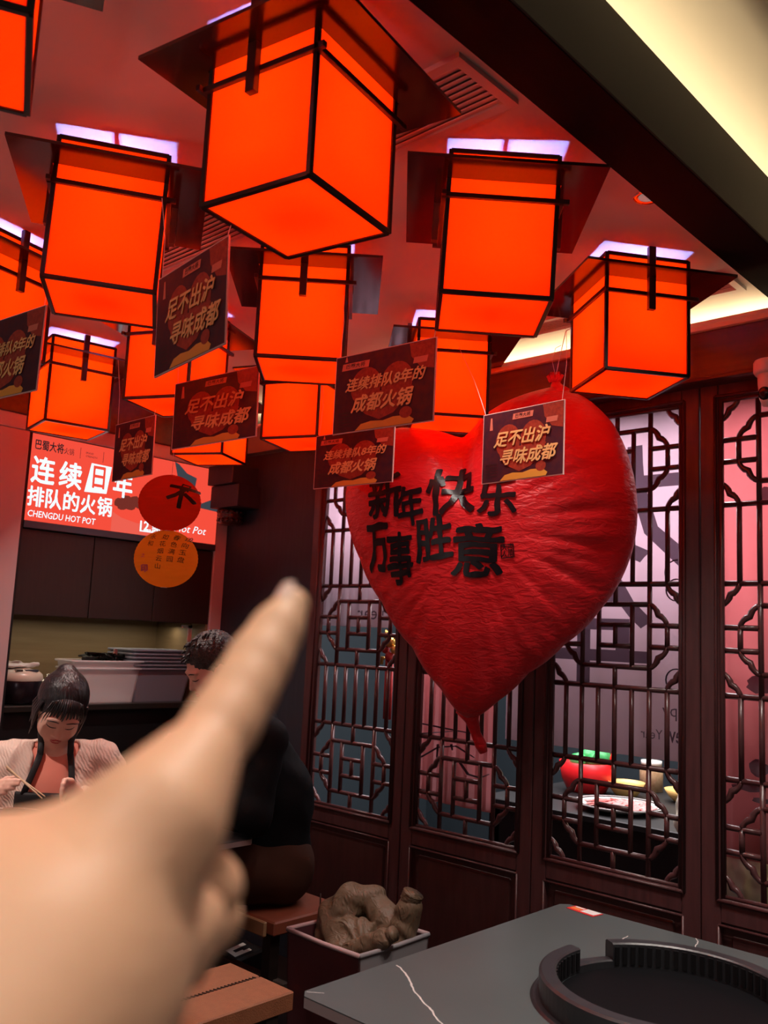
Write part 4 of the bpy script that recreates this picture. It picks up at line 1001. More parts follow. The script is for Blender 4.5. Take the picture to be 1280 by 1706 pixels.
MB().box(rcx + 0.06, rcx + 0.085, rcy - 0.05, rcy - 0.02, CZ + 0.150, CZ + 0.158, None).build('button', M_steel, ld)
hk = MB().tube([(rcx - 0.02 + 0.09 * math.cos(a), rcy + 0.10 * math.sin(a), CZ + 0.12 + 0.03 * abs(math.cos(a))) for a in [PI * 0.5 + i * PI / 8 for i in range(9)]], 0.008, 6).build('carry_handle', M_rcb, rk, smooth=True)
cl = SDF().ell((rcx - 0.02, rcy - 0.03, CZ + 0.172), (0.07, 0.07, 0.012), k=0.01).rc((rcx + 0.01, rcy + 0.02, CZ + 0.17), (rcx + 0.02, rcy + 0.075, CZ + 0.18), 0.012, 0.012, 0.01).rc((rcx - 0.05, rcy - 0.06, CZ + 0.175), (rcx, rcy, CZ + 0.185), 0.015, 0.012, 0.012)
co = cl.build('wiping_cloth', 0.005, pmat('cloth_white', (0.62, 0.58, 0.54), 0.8), None, wrinkle(120, 0.002)); tag(co, 'white wiping cloth folded on the rice cooker lid', 'cloth')
def open_bin(name, label, cx, cy, lx, ly, z0, z1, taper, mat, rims, cat='tub', group=None):
    t = thing(name, label, cat, (cx, cy, z0), world=True, group=group)
    def ring(f, z, k=0.0): 
        r = 0.02; P = []
        hx, hy = lx / 2 * f + k, ly / 2 * f + k
        for sx, sy_, a0 in ((1, 1, 0), (-1, 1, PI / 2), (-1, -1, PI), (1, -1, 1.5 * PI)):
            for i in range(4):
                a = a0 + i * PI / 6; P.append(Vector((cx + sx * (hx - r) + r * math.cos(a), cy + sy_ * (hy - r) + r * math.sin(a), z)))
        return P
    lv = [ring(taper, z0), ring(1, z1), ring(1, z1, -0.004), ring(taper, z0 + 0.004, -0.004)]
    vs_ = [q for L_ in lv for q in L_]; n = 16; fs = []
    for i in range(3):
        for j in range(n): fs.append((i * n + j, i * n + (j + 1) % n, (i + 1) * n + (j + 1) % n, (i + 1) * n + j))
    fs.append(tuple(range(n - 1, -1, -1))); fs.append(tuple(3 * n + j for j in range(n)))
    MB().add(vs_, fs).build('bin_wall', mat, t, smooth=False)
    for z in rims:
        f = taper + (1 - taper) * (z - z0) / (z1 - z0)
        MB().tube(ring(f, z, 0.006), 0.006, 6, closed=True).build('rim', mat, t, smooth=True)
    return t
M_clear = pmat('clear_plastic', (0.82, 0.78, 0.80), 0.25, spec=0.4); nn, ll = nodes_of(M_clear); nn['Principled BSDF'].inputs['Alpha'].default_value = 0.55
open_bin('storage_tub', 'clear plastic storage tub full of odds and ends between cooker and trays', -4.12, 2.385, 0.17, 0.385, CZ, CZ + 0.20, 0.84, M_clear, (CZ + 0.165, CZ + 0.20))
M_trayg = pmat('tray_grey', (0.20, 0.20, 0.25), 0.45)
for k in range(6):
    z1 = CZ + 0.165 + k * 0.0185
    open_bin('dish_tray', 'grey plastic dish tray, %s of the stack on the counter' % ('lowest and deepest', 'second from the bottom', 'third from the bottom', 'third from the top', 'second from the top', 'topmost and empty')[k],
             -4.165, 2.705, 0.25, 0.36, CZ + 0.0 + k * 0.0185, z1, 0.84, M_trayg, (z1,), 'tray', 'stacked grey dish trays')
cbn = thing('cable_bundle', 'tangle of black charger cables piled on the clear tub', 'cables', (-4.14, 2.40, CZ + 0.19), world=True)
rs_ = random.Random(5)
for k in range(7):
    P_ = []; c_ = Vector((-4.15 + rs_.uniform(-0.05, 0.05), 2.36 + rs_.uniform(-0.07, 0.12), CZ + 0.21))
    for i in range(12): P_.append(c_ + Vector((rs_.uniform(-0.04, 0.04), rs_.uniform(-0.07, 0.07), rs_.uniform(-0.012, 0.028))))
    MB().tube(P_, 0.005, 5).build('cable', M_black, cbn, smooth=True)
bx('plug', -4.13, -4.115, 2.455, 2.475, CZ + 0.225, CZ + 0.26, M_rimp, cbn, 0.003); bx('charger', -4.12, -4.08, 2.28, 2.33, CZ + 0.195, CZ + 0.222, M_black, cbn, 0.004)
sp_ = thing('small_saucepan', 'small dark saucepan with steel lid between cooker and tub', 'saucepan', (-4.15, 2.135, CZ), world=True)
T_ = Matrix.Translation((-4.15, 2.135, 0))
MB().lathe([(0.0005, CZ), (0.05, CZ), (0.055, CZ + 0.01), (0.055, CZ + 0.09), (0.0005, CZ + 0.09)], 24, T_, cap=False).build('pan_body', M_rcb, sp_, smooth=True)
MB().lathe([(0.057, CZ + 0.09), (0.05, CZ + 0.105), (0.02, CZ + 0.115), (0.012, CZ + 0.118), (0.014, CZ + 0.132), (0.0005, CZ + 0.134)], 24, T_, cap=False).build('pan_lid', M_steel, sp_, smooth=True)
hkk = MB().box(-4.05, -4.045, 2.84, 2.865, 1.42, 1.515).box(-4.05, -4.045, 2.80, 2.865, 1.50, 1.515).build('paper_note', pmat('note_white', (0.8, 0.78, 0.72), 0.7)); tag(hkk, 'white paper note hanging from the cabinet edge in the niche', 'note')

# ================================================================== the next room, seen through the lattice
struct(bx('wall_far', -4.7, 0.6, 5.55, 5.65, 0, 2.7, M_teal))
struct(bx('wall_far_left', -4.7, -4.6, 3.06, 5.55, 0, 2.7, M_teal))
struct(bx('wall_far_right', 0.5, 0.6, 3.06, 5.55, 0, 2.7, pmat('yellow_wall', (0.62, 0.52, 0.26), 0.7)))
struct(bx('ceiling_far', -4.7, 0.6, 3.34, 5.65, 2.62, 2.68, M_ceil))
pa = ony(1206, 900, 5.2); pb2 = ony(1232, 900, 5.2)
struct(bx('wall_partition', pa.x - 0.25, pb2.x + 0.3, 5.2, 5.3, 1.0, 1.78, MATS['yellow_wall']))
struct(bx('wall_partition_upper', pa.x - 0.25, pb2.x + 0.3, 5.2, 5.3, 1.78, 2.62, pmat('pale_wall', (0.42, 0.46, 0.48), 0.7)))
def banner(x0, x1, z0, z1, y, mat, label, wave=0.006):
    t = thing('hanging_banner', label, 'banner', ((x0 + x1) / 2, y, z0), world=True, group='cloth banners behind the lattice doors')
    n = 24; vs_ = []; fs = []
    for i in range(n + 1):
        x = x0 + (x1 - x0) * i / n; dy = wave * math.sin(i * 1.1 + x0 * 7)
        vs_ += [(x, y + dy, z0), (x, y + dy, z1), (x, y + dy + 0.003, z1), (x, y + dy + 0.003, z0)]
    for i in range(n):
        a = i * 4; b = a + 4; fs += [(a, b, b + 1, a + 1), (a + 1, b + 1, b + 2, a + 2), (a + 2, b + 2, b + 3, a + 3), (a + 3, b + 3, b, a)]
    fs += [(0, 1, 2, 3), (n * 4 + 3, n * 4 + 2, n * 4 + 1, n * 4)]
    MB().add(vs_, fs).build('cloth', mat, t, smooth=True)
    MB().tube([(x0, y + 0.002, z1), (x1, y + 0.002, z1)], 0.008, 6).build('hanging_rod', M_chrome, t)
    for x in (x0 + 0.06, x1 - 0.06): MB().tube([(x, y + 0.002, z1), (x, max(y, 3.30) + 0.03, 2.56)], 0.002, 4).build('hanging_cord', M_string, t)
    return t
def ban_text(t, body, x, z, y, size, width, mat, bold=0.0, mirror=True):
    s = -1 if mirror else 1
    me = text_mesh(body, size, bold, 0, width=width, mat=mat, fn=lambda q: Vector((x + s * q.x, y - 0.012, z + q.y)))
    link(bpy.data.objects.new('lettering', me), t)
BY = 3.15
k3 = BY / 3.0
bA = banner(-2.20, -1.31 * k3 + 0.02, 1.108, 2.42, BY, M_banner, 'white cloth banner with grey calligraphy, seen from the back through the lattice')
ban_text(bA, '龙', -1.60 * k3, 2.00, BY, 0.50, 0.56, M_ink, 0.014); ban_text(bA, '年', -1.72 * k3, 1.52, BY, 0.44, 0.52, M_ink, 0.014)
ban_text(bA, 'Happy', -1.36 * k3, 1.285, BY, 0.065, 0.16, M_ink, 0.0); ban_text(bA, 'New', -1.375 * k3, 1.20, BY, 0.085, 0.11, M_ink, 0.01); ban_text(bA, 'Year', -1.475 * k3, 1.195, BY, 0.05, 0.085, M_ink, 0.0)
for zc_, r_ in ((1.785, 0.045), (1.72, 0.04), (1.395, 0.04)):
    MB().tube([(-1.385 * k3 + r_ * math.cos(a), BY - 0.012, zc_ + r_ * math.sin(a)) for a in [i * PI / 10 for i in range(20)]], 0.003, 4, closed=True).build('seal_ring', M_ink, bA)
bB = banner(-1.222 * k3, -0.60, 0.818, 2.42, BY, M_bannerpink, 'pink cloth banner with black brush marks behind the lattice door next to the security camera')
for (x, z, sx_, sz) in ((-1.10, 1.40, 0.05, 0.035), (-1.11, 1.125, 0.035, 0.03), (-1.14, 1.055, 0.06, 0.012), (-1.10, 1.02, 0.04, 0.01), (-1.075, 2.05, 0.03, 0.03)):
    P_ = [(x * k3 + sx_ * math.cos(a) * rs_.uniform(0.75, 1.1), z + sz * math.sin(a) * rs_.uniform(0.75, 1.1)) for a in [i * PI / 8 for i in range(16)]]
    MB().add([(u, BY - 0.010, v) for u, v in P_], [tuple(range(16))]).build('brush_mark', M_ink, bB)
bC = banner(-2.62 * 1.02, -2.215 * 1.02, 0.80, 2.35, 3.16, M_bannerpink, 'pink banner with a painted grey branch below the tip of the heart balloon')
for pts in (((700, 1205), (750, 1215), (800, 1225)), ((700, 1262), (730, 1245), (760, 1243), (790, 1262)), ((730, 1240), (728, 1262)), ((752, 1240), (754, 1250)), ((765, 1268), (780, 1290), (800, 1296), (815, 1290)), ((702, 1222), (760, 1218))):
    MB().tube([ony(x, y, 3.146) for x, y in pts], [0.010] * (len(pts) - 1) + [0.005], 6, flat=0.3).build('painted_branch', M_ink, bC, smooth=True)
bD = banner(-3.42, -2.90, 1.545, 2.40, 3.17, M_banner, 'plain white cloth banner hanging above the gold and red ornament')
ban_text(bD, 'Year', -3.0, 1.61, 3.17, 0.09, 0.20, M_ink)
# ornament
oc = ony(650, 1082, 3.25)
kn = thing('wall_ornament', 'gold and red hanging ornament with long tassels behind the first lattice door', 'ornament', oc, world=True)
M_gold = pmat('gold', (0.75, 0.45, 0.12), 0.3, metal=0.9); M_rcord = pmat('red_cord', (0.35, 0.02, 0.02), 0.6)
for i, (dx, dz, r) in enumerate(((0, 0.035, 0.028), (-0.03, 0.0, 0.022), (0.03, 0.0, 0.022), (0, -0.035, 0.026))):
    MB().lathe([(0.0005, -r), (r * 0.7, -r * 0.7), (r, 0), (r * 0.7, r * 0.7), (0.0005, r)], 12, Matrix.Translation(oc + Vector((dx, 0, dz))), cap=False).build('gold_bead', M_gold if i % 2 == 0 else M_rcord, kn, smooth=True)
for dx, dz in ((-0.035, -0.045), (0.04, -0.055), (-0.02, 0.06), (0.03, 0.05)):
    MB().tube([oc + Vector((dx, 0, dz)), oc + Vector((dx * 1.4, 0, dz * 1.2 + 0.015)), oc + Vector((dx * 1.5, 0, dz * 1.2 - 0.02))], 0.009, 6).build('gold_loop', M_gold, kn, smooth=True)
for dx in (-0.018, 0.0, 0.018): MB().tube([oc + Vector((dx, 0, -0.05)), oc + Vector((dx, 0, -0.33))], 0.007, 6).build('tassel', M_rcord if dx else M_black, kn, smooth=True)
MB().tube([oc + Vector((0, 0, 0.05)), Vector((oc.x, oc.y, 2.40))], 0.004, 5).build('cord', M_rcord, kn)
# table with plates of meat
tn = thing('serving_table', 'dark table laden with plates and bowls behind the lattice doors', 'table', (-2.05, 4.2, 0), world=True)
bx('table_top', -2.75, -1.35, 3.72, 4.85, 0.72, 0.75, pmat('table_dark', (0.012, 0.012, 0.013), 0.45), tn, 0.004)
for x in (-2.68, -1.42):
    for y in (3.79, 4.78): bx('leg', x - 0.03, x + 0.03, y - 0.03, y + 0.03, 0, 0.72, M_black, tn)
bx('table_skirt', -2.70, -1.40, 3.76, 3.775, 0.02, 0.72, M_black, tn)
M_china = pmat('china', (0.80, 0.80, 0.78), 0.2); M_meat = pmat('raw_meat', (0.72, 0.12, 0.12), 0.35, var=(60, (0.85, 0.45, 0.42)))
def plate(x, y, r, label, z=0.752, meat=True):
    t = thing('plate', label, 'plate', (x, y, z), world=True, group='plates of meat in the next room')
    T__ = Matrix.Translation((x, y, z))
    MB().lathe([(0.0005, 0), (r * 0.6, 0.0), (r * 0.75, 0.012), (r, 0.028), (r, 0.032), (r * 0.74, 0.017), (0.0005, 0.008)], 36, T__, cap=False).build('dish', M_china, t, smooth=True)
    MB().tube([T__ @ Vector((r * 0.93 * math.cos(a), r * 0.93 * math.sin(a), 0.0295)) for a in [i * PI / 20 for i in range(40)]], 0.0028, 5, closed=True).build('rim_band', pmat('band_dark', (0.05, 0.04, 0.04), 0.3), t)
    me = MB().add([(-0.03, -0.018, 0), (0.03, -0.018, 0.002), (0.03, 0.018, 0.007), (-0.03, 0.018, 0.004), (-0.03, -0.018, 0.004), (0.03, -0.018, 0.006), (0.03, 0.018, 0.011), (-0.03, 0.018, 0.008)],
                  [(3, 2, 1, 0), (4, 5, 6, 7), (0, 1, 5, 4), (1, 2, 6, 5), (2, 3, 7, 6), (3, 0, 4, 7)]).mesh('meat_slice', M_meat)
    for i in range(46):
        a = i * 2.39996; q = r * 0.74 * math.sqrt((i + 0.5) / 46)
        o = bpy.data.objects.new('meat_slice', me); C.objects.link(o); o.parent = t; o.location = (q * math.cos(a), q * math.sin(a), 0.012 + 0.022 * (1 - q / r)); o.rotation_euler = (rs_.uniform(-0.15, 0.15), rs_.uniform(-0.15, 0.15), a + 1.2)
plate(-2.12, 3.97, 0.205, 'large white plate of sliced red meat with a dark banded rim'); plate(-1.62, 3.90, 0.165, 'white plate of sliced red meat at the table edge by the door stile')
def bowl(x, y, r, h, mat, fillm, label):
    t = thing('bowl', label, 'bowl', (x, y, 0.75), world=True)
    T__ = Matrix.Translation((x, y, 0.752))
    MB().lathe([(0.0005, 0), (r * 0.55, 0), (r * 0.8, h * 0.4), (r, h), (r * 0.95, h), (r * 0.75, h * 0.45), (0.0005, 0.01)], 28, T__, cap=False).build('bowl_wall', mat, t, smooth=True)
    MB().lathe([(0.0005, h * 0.82), (r * 0.88, h * 0.8)], 24, T__, cap=False).build('sauce', fillm, t)
M_ybowl = pmat('yellow_bowl', (0.80, 0.55, 0.18), 0.35); M_sauce = pmat('sauce', (0.75, 0.42, 0.12), 0.4)
bowl(-2.30, 4.38, 0.095, 0.07, M_ybowl, M_sauce, 'yellow bowl of sauce next to the red bag'); bowl(-2.02, 4.48, 0.11, 0.06, M_ybowl, M_sauce, 'wide yellow bowl on the serving table beyond the meat')
bagc = Vector((-2.50, 4.33, 0.752))
rb = thing('red_bag', 'bright red bag stuffed with green vegetables on the serving table', 'bag', bagc, world=True)
MB().lathe([(0.0005, 0), (0.10, 0), (0.13, 0.06), (0.145, 0.15), (0.135, 0.15), (0.10, 0.05), (0.0005, 0.02)], 20, Matrix.Translation(bagc), cap=False).build('bag_wall', pmat('bag_red', (0.75, 0.015, 0.02), 0.35), rb, smooth=True)
for i, (dx, dy, dz) in enumerate(((-0.05, 0, 0.15), (0.04, 0.02, 0.16), (0.09, 0.0, 0.18), (-0.02, 0.05, 0.17))):
    MB().lathe([(0.0005, -0.045), (0.04, -0.03), (0.05, 0), (0.035, 0.03), (0.0005, 0.04)], 10, Matrix.Translation(bagc + Vector((dx, dy, dz))), cap=False).build('vegetable', pmat('green_veg', (0.05, 0.42, 0.12), 0.4), rb, smooth=True)
MB().tube([bagc + Vector((0.13, 0.0, 0.13)), bagc + Vector((0.16, 0, 0.22)), bagc + Vector((0.12, 0, 0.25)), bagc + Vector((0.09, 0, 0.15))], 0.014, 6).build('bag_handle', MATS['bag_red'], rb, smooth=True)
jr = thing('jar', 'clear jar of brown snacks behind the yellow bowl', 'jar', (-2.30, 4.66, 0.75), world=True)
MB().lathe([(0.0005, 0.752), (0.06, 0.752), (0.062, 0.86), (0.05, 0.885), (0.0005, 0.885)], 20, Matrix.Translation((-2.30, 4.66, 0)), cap=False).build('jar_body', pmat('snack', (0.45, 0.28, 0.14), 0.4, var=(60, (0.62, 0.45, 0.28))), jr, smooth=True)
MB().lathe([(0.0005, 0.912), (0.055, 0.91), (0.055, 0.885), (0.0005, 0.885)], 20, Matrix.Translation((-2.30, 4.66, 0)), cap=False).build('jar_lid', M_china, jr, smooth=True)
gr = thing('table_grill', 'black slotted grill ring on the serving table by the wide bowl', 'grill', (-1.72, 4.35, 0.75), world=True)
MB().lathe([(0.13, 0.752), (0.14, 0.752), (0.14, 0.81), (0.12, 0.81), (0.12, 0.752)], 28, Matrix.Translation((-1.72, 4.35, 0)), cap=False).build('grill_ring', M_ring, gr, smooth=False)
MB().lathe([(0.0005, 0.765), (0.12, 0.765)], 28, Matrix.Translation((-1.72, 4.35, 0)), cap=False).build('grill_plate', M_black, gr)
# person in a cream coat beyond the plates is only seen as the coat over a chair
cq = ony(1222, 1240, 3.43)
chh = thing('dining_chair', 'dark chair with a cream fleece coat over its back behind the lattice door', 'chair', (cq.x, cq.y, 0), world=True)
for dx in (-0.19, 0.19):
    for dy in (-0.19, 0.19): bx('leg', cq.x + dx - 0.018, cq.x + dx + 0.018, cq.y + dy - 0.018, cq.y + dy + 0.018, 0, 0.45 if dy < 0 else 0.95, M_benchleg, chh)
bx('seat', cq.x - 0.21, cq.x + 0.21, cq.y - 0.21, cq.y + 0.21, 0.44, 0.48, M_benchleg, chh, 0.006); bx('backrest', cq.x - 0.20, cq.x + 0.20, cq.y + 0.18, cq.y + 0.21, 0.62, 1.0, M_benchleg, chh, 0.006)
ctt = SDF().rc((cq.x - 0.12, cq.y + 0.12, 1.16), (cq.x + 0.12, cq.y + 0.12, 1.16), 0.10, 0.10, 0.05).rc((cq.x, cq.y + 0.12, 1.1), (cq.x, cq.y + 0.10, 0.72), 0.15, 0.17, 0.06).rc((cq.x - 0.16, cq.y + 0.08, 1.12), (cq.x - 0.17, cq.y, 0.85), 0.06, 0.055, 0.03)
cto = ctt.build('fleece_coat', 0.009, pmat('fleece', (0.62, 0.58, 0.46), 0.9), None, wrinkle(60, 0.006)); tag(cto, 'cream fleece coat draped over the dark chair', 'coat')

# ================================================================== people
def frame(fx, fy):
    f_ = Vector((fx, fy, 0)).normalized(); r_ = f_.cross(Vector((0, 0, 1)))
    return r_, f_                     # her right, her forward
M_face = pmat('face_skin', (0.78, 0.42, 0.32), 0.45, sss=0.15, var=(14, (0.80, 0.47, 0.36)))
M_hair = pmat('black_hair', (0.010, 0.008, 0.009), 0.30, spec=0.6, var=(60, (0.03, 0.025, 0.028)), stretch=(1, 1, 0.15), bump=(120, 0.5))
M_lips = pmat('lips', (0.52, 0.07, 0.07), 0.35); M_lash = pmat('lash', (0.02, 0.012, 0.012), 0.5)
M_knit = pmat('cream_knit', (0.74, 0.54, 0.45), 0.85)
def knit(mt, sc_, amt):
    n, l = nodes_of(mt); p = n['Principled BSDF']; tc = n.new('ShaderNodeTexCoord'); wv = n.new('ShaderNodeTexWave'); wv.inputs['Scale'].default_value = sc_
    wv.wave_type = 'BANDS'; wv.bands_direction = 'DIAGONAL'; wv.inputs['Distortion'].default_value = 5.0; wv.inputs['Detail'].default_value = 2
    bp = n.new('ShaderNodeBump'); bp.inputs['Strength'].default_value = amt; bp.inputs['Distance'].default_value = 0.012
    l.new(tc.outputs['Object'], wv.inputs['Vector']); l.new(wv.outputs['Fac'], bp.inputs['Height']); l.new(bp.outputs[0], p.inputs['Normal'])
knit(M_knit, 38, 0.28)
M_coral = pmat('coral_knit', (0.78, 0.25, 0.18), 0.8)
M_apron = pmat('apron_black', (0.010, 0.009, 0.011), 0.6)
def hand_prims(S, wrist, fwd, side, palm, size=1.0, curl=0.9, k=0.006):
    """small hand: palm along fwd, fingers fanned along side, curling towards palm direction"""
    wrist, fwd, side, palm = [np.array(Vector(q).normalized() if i else Vector(q), float) for i, q in enumerate((wrist, fwd, side, palm))]
    kn = wrist + fwd * 0.075 * size
    S.rc(wrist, wrist + fwd * 0.03 * size, 0.022 * size, 0.026 * size, 0.02)
    for j, (o, L_) in enumerate(((-0.027, 0.068), (-0.009, 0.076), (0.009, 0.072), (0.026, 0.056))):
        a = kn + side * o * size; S.rc(wrist + side * o * 0.5 * size, a, 0.016 * size, 0.0125 * size, 0.014)
        d = fwd * math.cos(0.35 * curl) + palm * math.sin(0.35 * curl); b = a + d * L_ * 0.45 * size; S.rc(a, b, 0.0105 * size, 0.0095 * size, k)
        d = fwd * math.cos(1.1 * curl) + palm * math.sin(1.1 * curl); c = b + d * L_ * 0.32 * size; S.rc(b, c, 0.0095 * size, 0.0085 * size, k)
        d = fwd * math.cos(1.7 * curl) + palm * math.sin(1.7 * curl); S.rc(c, c + d * L_ * 0.25 * size, 0.0085 * size, 0.007 * size, k)
    a = wrist + fwd * 0.02 * size - side * 0.022 * size; b = a + (fwd * 0.6 - side * 0.7 + palm * 0.4) * 0.042 * size
    S.rc(a, b, 0.015 * size, 0.011 * size, 0.012); S.rc(b, b + (fwd * 0.85 + palm * 0.35) * 0.032 * size, 0.0105 * size, 0.008 * size, k)
def head_prims(S, hc, R3, s=1.0):
    """R3 columns: right, forward, up of the head; hc = head centre"""
    P = lambda x, y, z: np.array(hc + R3 @ Vector((x * s, y * s, z * s))); A = np.array(R3)
    S.ell(P(0, -0.012, 0.030), (0.074 * s, 0.092 * s, 0.088 * s), A, 0.02)
    S.ell(P(0, 0.022, -0.030), (0.062 * s, 0.068 * s, 0.078 * s), A, 0.03)
    S.ell(P(0.030, 0.050, -0.040), (0.030 * s, 0.026 * s, 0.030 * s), A, 0.025); S.ell(P(-0.030, 0.050, -0.040), (0.030 * s, 0.026 * s, 0.030 * s), A, 0.025)   # cheeks
    S.ell(P(0, 0.058, -0.096), (0.024 * s, 0.020 * s, 0.016 * s), A, 0.02)          # chin
    S.rc(P(0, 0.082, -0.002), P(0, 0.096, -0.036), 0.007 * s, 0.011 * s, 0.012)      # nose
    S.ell(P(0.011, 0.088, -0.038), (0.008 * s, 0.008 * s, 0.006 * s), A, 0.006); S.ell(P(-0.011, 0.088, -0.038), (0.008 * s, 0.008 * s, 0.006 * s), A, 0.006)
    S.ell(P(0, 0.079, 0.018), (0.055 * s, 0.012 * s, 0.010 * s), A, 0.015)           # brow
    for q in (-1, 1):
        S.ell(P(q * 0.030, 0.074, -0.002), (0.014 * s, 0.010 * s, 0.009 * s), A, 0.008)   # lids
        S.ell(P(q * 0.075, -0.008, -0.012), (0.008 * s, 0.018 * s, 0.028 * s), A, 0.006)  # ears
    S.ell(P(0, 0.083, -0.063), (0.019 * s, 0.008 * s, 0.008 * s), A, 0.006)          # mouth mound
    return P
def face_marks(S, P, R3, parent):
    fwd = R3 @ Vector((0, 1, 0))
    def on(x, z, off=0.0008):
        o = Vector(P(x, 0.16, z)); return S.hit(o, -fwd, 0.3) + fwd * off
    for q in (-1, 1):
        MB().tube([on(q * (0.030 + t * 0.0155), -0.008 - 0.0035 * (1 - t * t)) for t in (-1, -0.6, -0.2, 0.2, 0.6, 1)], [0.0008, 0.0015, 0.0018, 0.0018, 0.0016, 0.0010], 5).build('eyelashes', M_lash, parent, smooth=True)
        MB().tube([on(q * (0.031 + t * 0.019), 0.016 + 0.003 * (1 - t * t)) for t in (-1, -0.5, 0, 0.5, 1)], [0.0012, 0.0022, 0.0024, 0.002, 0.0008], 5).build('eyebrow', M_lash, parent, smooth=True)
    MB().tube([on(t * 0.019, -0.060 + 0.0025 * math.cos(t * 3.0)) for t in (-1, -0.5, 0, 0.5, 1)], [0.001, 0.0032, 0.0028, 0.0032, 0.001], 6).build('upper_lip', M_lips, parent, smooth=True)
    MB().tube([on(t * 0.017, -0.0675 - 0.002 * (1 - t * t)) for t in (-1, -0.5, 0, 0.5, 1)], [0.001, 0.0034, 0.0042, 0.0034, 0.001], 6).build('lower_lip', M_lips, parent, smooth=True)
    return on

# ---- seated woman ---------------------------------------------------------
WR, WF = frame(0.90, -0.44)
Hc = dep(101, 1181, 3.45)
wm = thing('person', 'seated woman in a cream cable knit sweater and black apron holding chopsticks', 'person', (Hc.x - 0.10 * WF.x, Hc.y - 0.10 * WF.y, 0.45), world=True)
def wl(x, y, z): return np.array(Hc + WR * x + WF * y + Vector((0, 0, z)))
tilt = math.radians(-36); yawh = math.radians(9); rollh = math.radians(-7)
base3 = Matrix((WR, WF, Vector((0, 0, 1)))).transposed()
R3 = base3 @ Matrix.Rotation(yawh, 3, 'Z') @ Matrix.Rotation(rollh, 3, 'Y') @ Matrix.Rotation(tilt, 3, 'X')
Wb = SDF(); Ph = head_prims(Wb, Hc, R3, 1.14)
Wb.rc(wl(0, -0.055, -0.06), wl(0, -0.075, -0.17), 0.050, 0.056, 0.03)
torso = [(wl(0, -0.09, -0.26), wl(0, -0.10, -0.62), 0.125, 0.135)]
def torso_prims(S, g):
    S.rc(wl(-0.15, -0.09, -0.21), wl(0.15, -0.09, -0.21), 0.060 + g, 0.060 + g, 0.04)
    S.ell(wl(0, -0.07, -0.33), (0.165 + g, 0.110 + g, 0.17 + g), np.array(base3), 0.05)
    S.ell(wl(0, -0.09, -0.58), (0.160 + g, 0.125 + g, 0.20 + g), np.array(base3), 0.05)
ELR, ELL = wl(0.275, 0.0, -0.45), wl(-0.275, 0.0, -0.45)
WRR, WRL = wl(0.225, 0.20, -0.275), wl(-0.07, 0.19, -0.285)
def arm_prims(S, g, cut=1.0):
    for sh, el, wr_ in ((wl(0.185, -0.08, -0.22), ELR, WRR), (wl(-0.185, -0.08, -0.22), ELL, WRL)):
        S.rc(sh, el, 0.058 + g, 0.046 + g, 0.04); S.rc(el, el + (wr_ - el) * cut, 0.045 + g, (0.026 if cut == 1 else 0.034) + g, 0.03)
torso_prims(Wb, 0); arm_prims(Wb, 0)
fR = Vector(WRR - ELR).normalized()
hand_prims(Wb, WRR, fR * 0.6 + WF * 0.5 - WR * 0.4 , Vector((0, 0, 1)) * -0.7 + WR * 0.5, -WR * 0.9 + WF * 0.2, 0.92, 0.9)
fL = Vector(WRL - ELL).normalized()
hand_prims(Wb, WRL, fL * 0.8 + WF * 0.4 + Vector((0, 0, 0.1)), Vector((0, 0, 1)) * -0.8, WF * 0.3 - Vector((0, 0, 0.8)), 0.92, 0.9)
for q in (-1, 1):                               # legs under the table
    Wb.rc(wl(q * 0.09, -0.06, -0.72), wl(q * 0.11, 0.30, -0.74), 0.085, 0.068, 0.05); Wb.rc(wl(q * 0.11, 0.30, -0.74), wl(q * 0.10, 0.26, -1.14), 0.06, 0.042, 0.03)
Wb.build('body', 0.0042, M_face, wm)
onf = face_marks(Wb, Ph, R3, wm)
Wt = SDF(); torso_prims(Wt, 0.008); Wt.build('ribbed_top', 0.007, M_coral, wm)
Wc = SDF(); torso_prims(Wc, 0.024); arm_prims(Wc, 0.018, 0.80)
Wc.rc(wl(0.012, 0.02, -0.14), wl(0.012, 0.08, -0.70), 0.072, 0.085, 0.01, neg=True)
Wc.rc(wl(0, -0.05, -0.02), wl(0, -0.05, -0.165), 0.075, 0.085, 0.01, neg=True)
Wc.build('knit_cardigan', 0.006, M_knit, wm, wrinkle(60, 0.0035))
Wp = SDF(); torso_prims(Wp, 0.034); Wp.half(wl(0, 0, -0.305), (-0.05 * WR.x, -0.05 * WR.y, 1.0)); Wp.half(wl(0.135, 0, 0), WR); Wp.half(wl(-0.125, 0, 0), -WR); Wp.half(wl(0, -0.03, 0), -WF)
Wp.build('apron', 0.006, M_apron, wm)
Sc = SDF(); torso_prims(Sc, 0.030)
def strap(pts):
    P_ = [Sc.hit(np.array(Vector(wl(x, 0.25, z))), -WF, 0.6) for x, z in pts]
    MB().tube(P_, 0.0125, 8, flat=0.3, ref=WF).build('apron_strap', M_apron, wm, smooth=True)
strap([(0.105, -0.31), (0.092, -0.27), (0.078, -0.23), (0.066, -0.195), (0.058, -0.165)]); strap([(-0.068, -0.315), (-0.064, -0.28), (-0.060, -0.24), (-0.056, -0.20), (-0.05, -0.165)])
for q, z0 in ((1, 0.058), (-1, -0.05)):
    a = Sc.hit(np.array(Vector(wl(z0, 0.25, -0.17))), -WF, 0.6); MB().tube([a, Vector(wl(z0 * 1.0, -0.02, -0.125)), Vector(wl(q * 0.062, -0.07, -0.10)), Vector(wl(q * 0.03, -0.13, -0.11))], 0.0125, 8, flat=0.3, ref=WF).build('apron_strap', M_apron, wm, smooth=True)
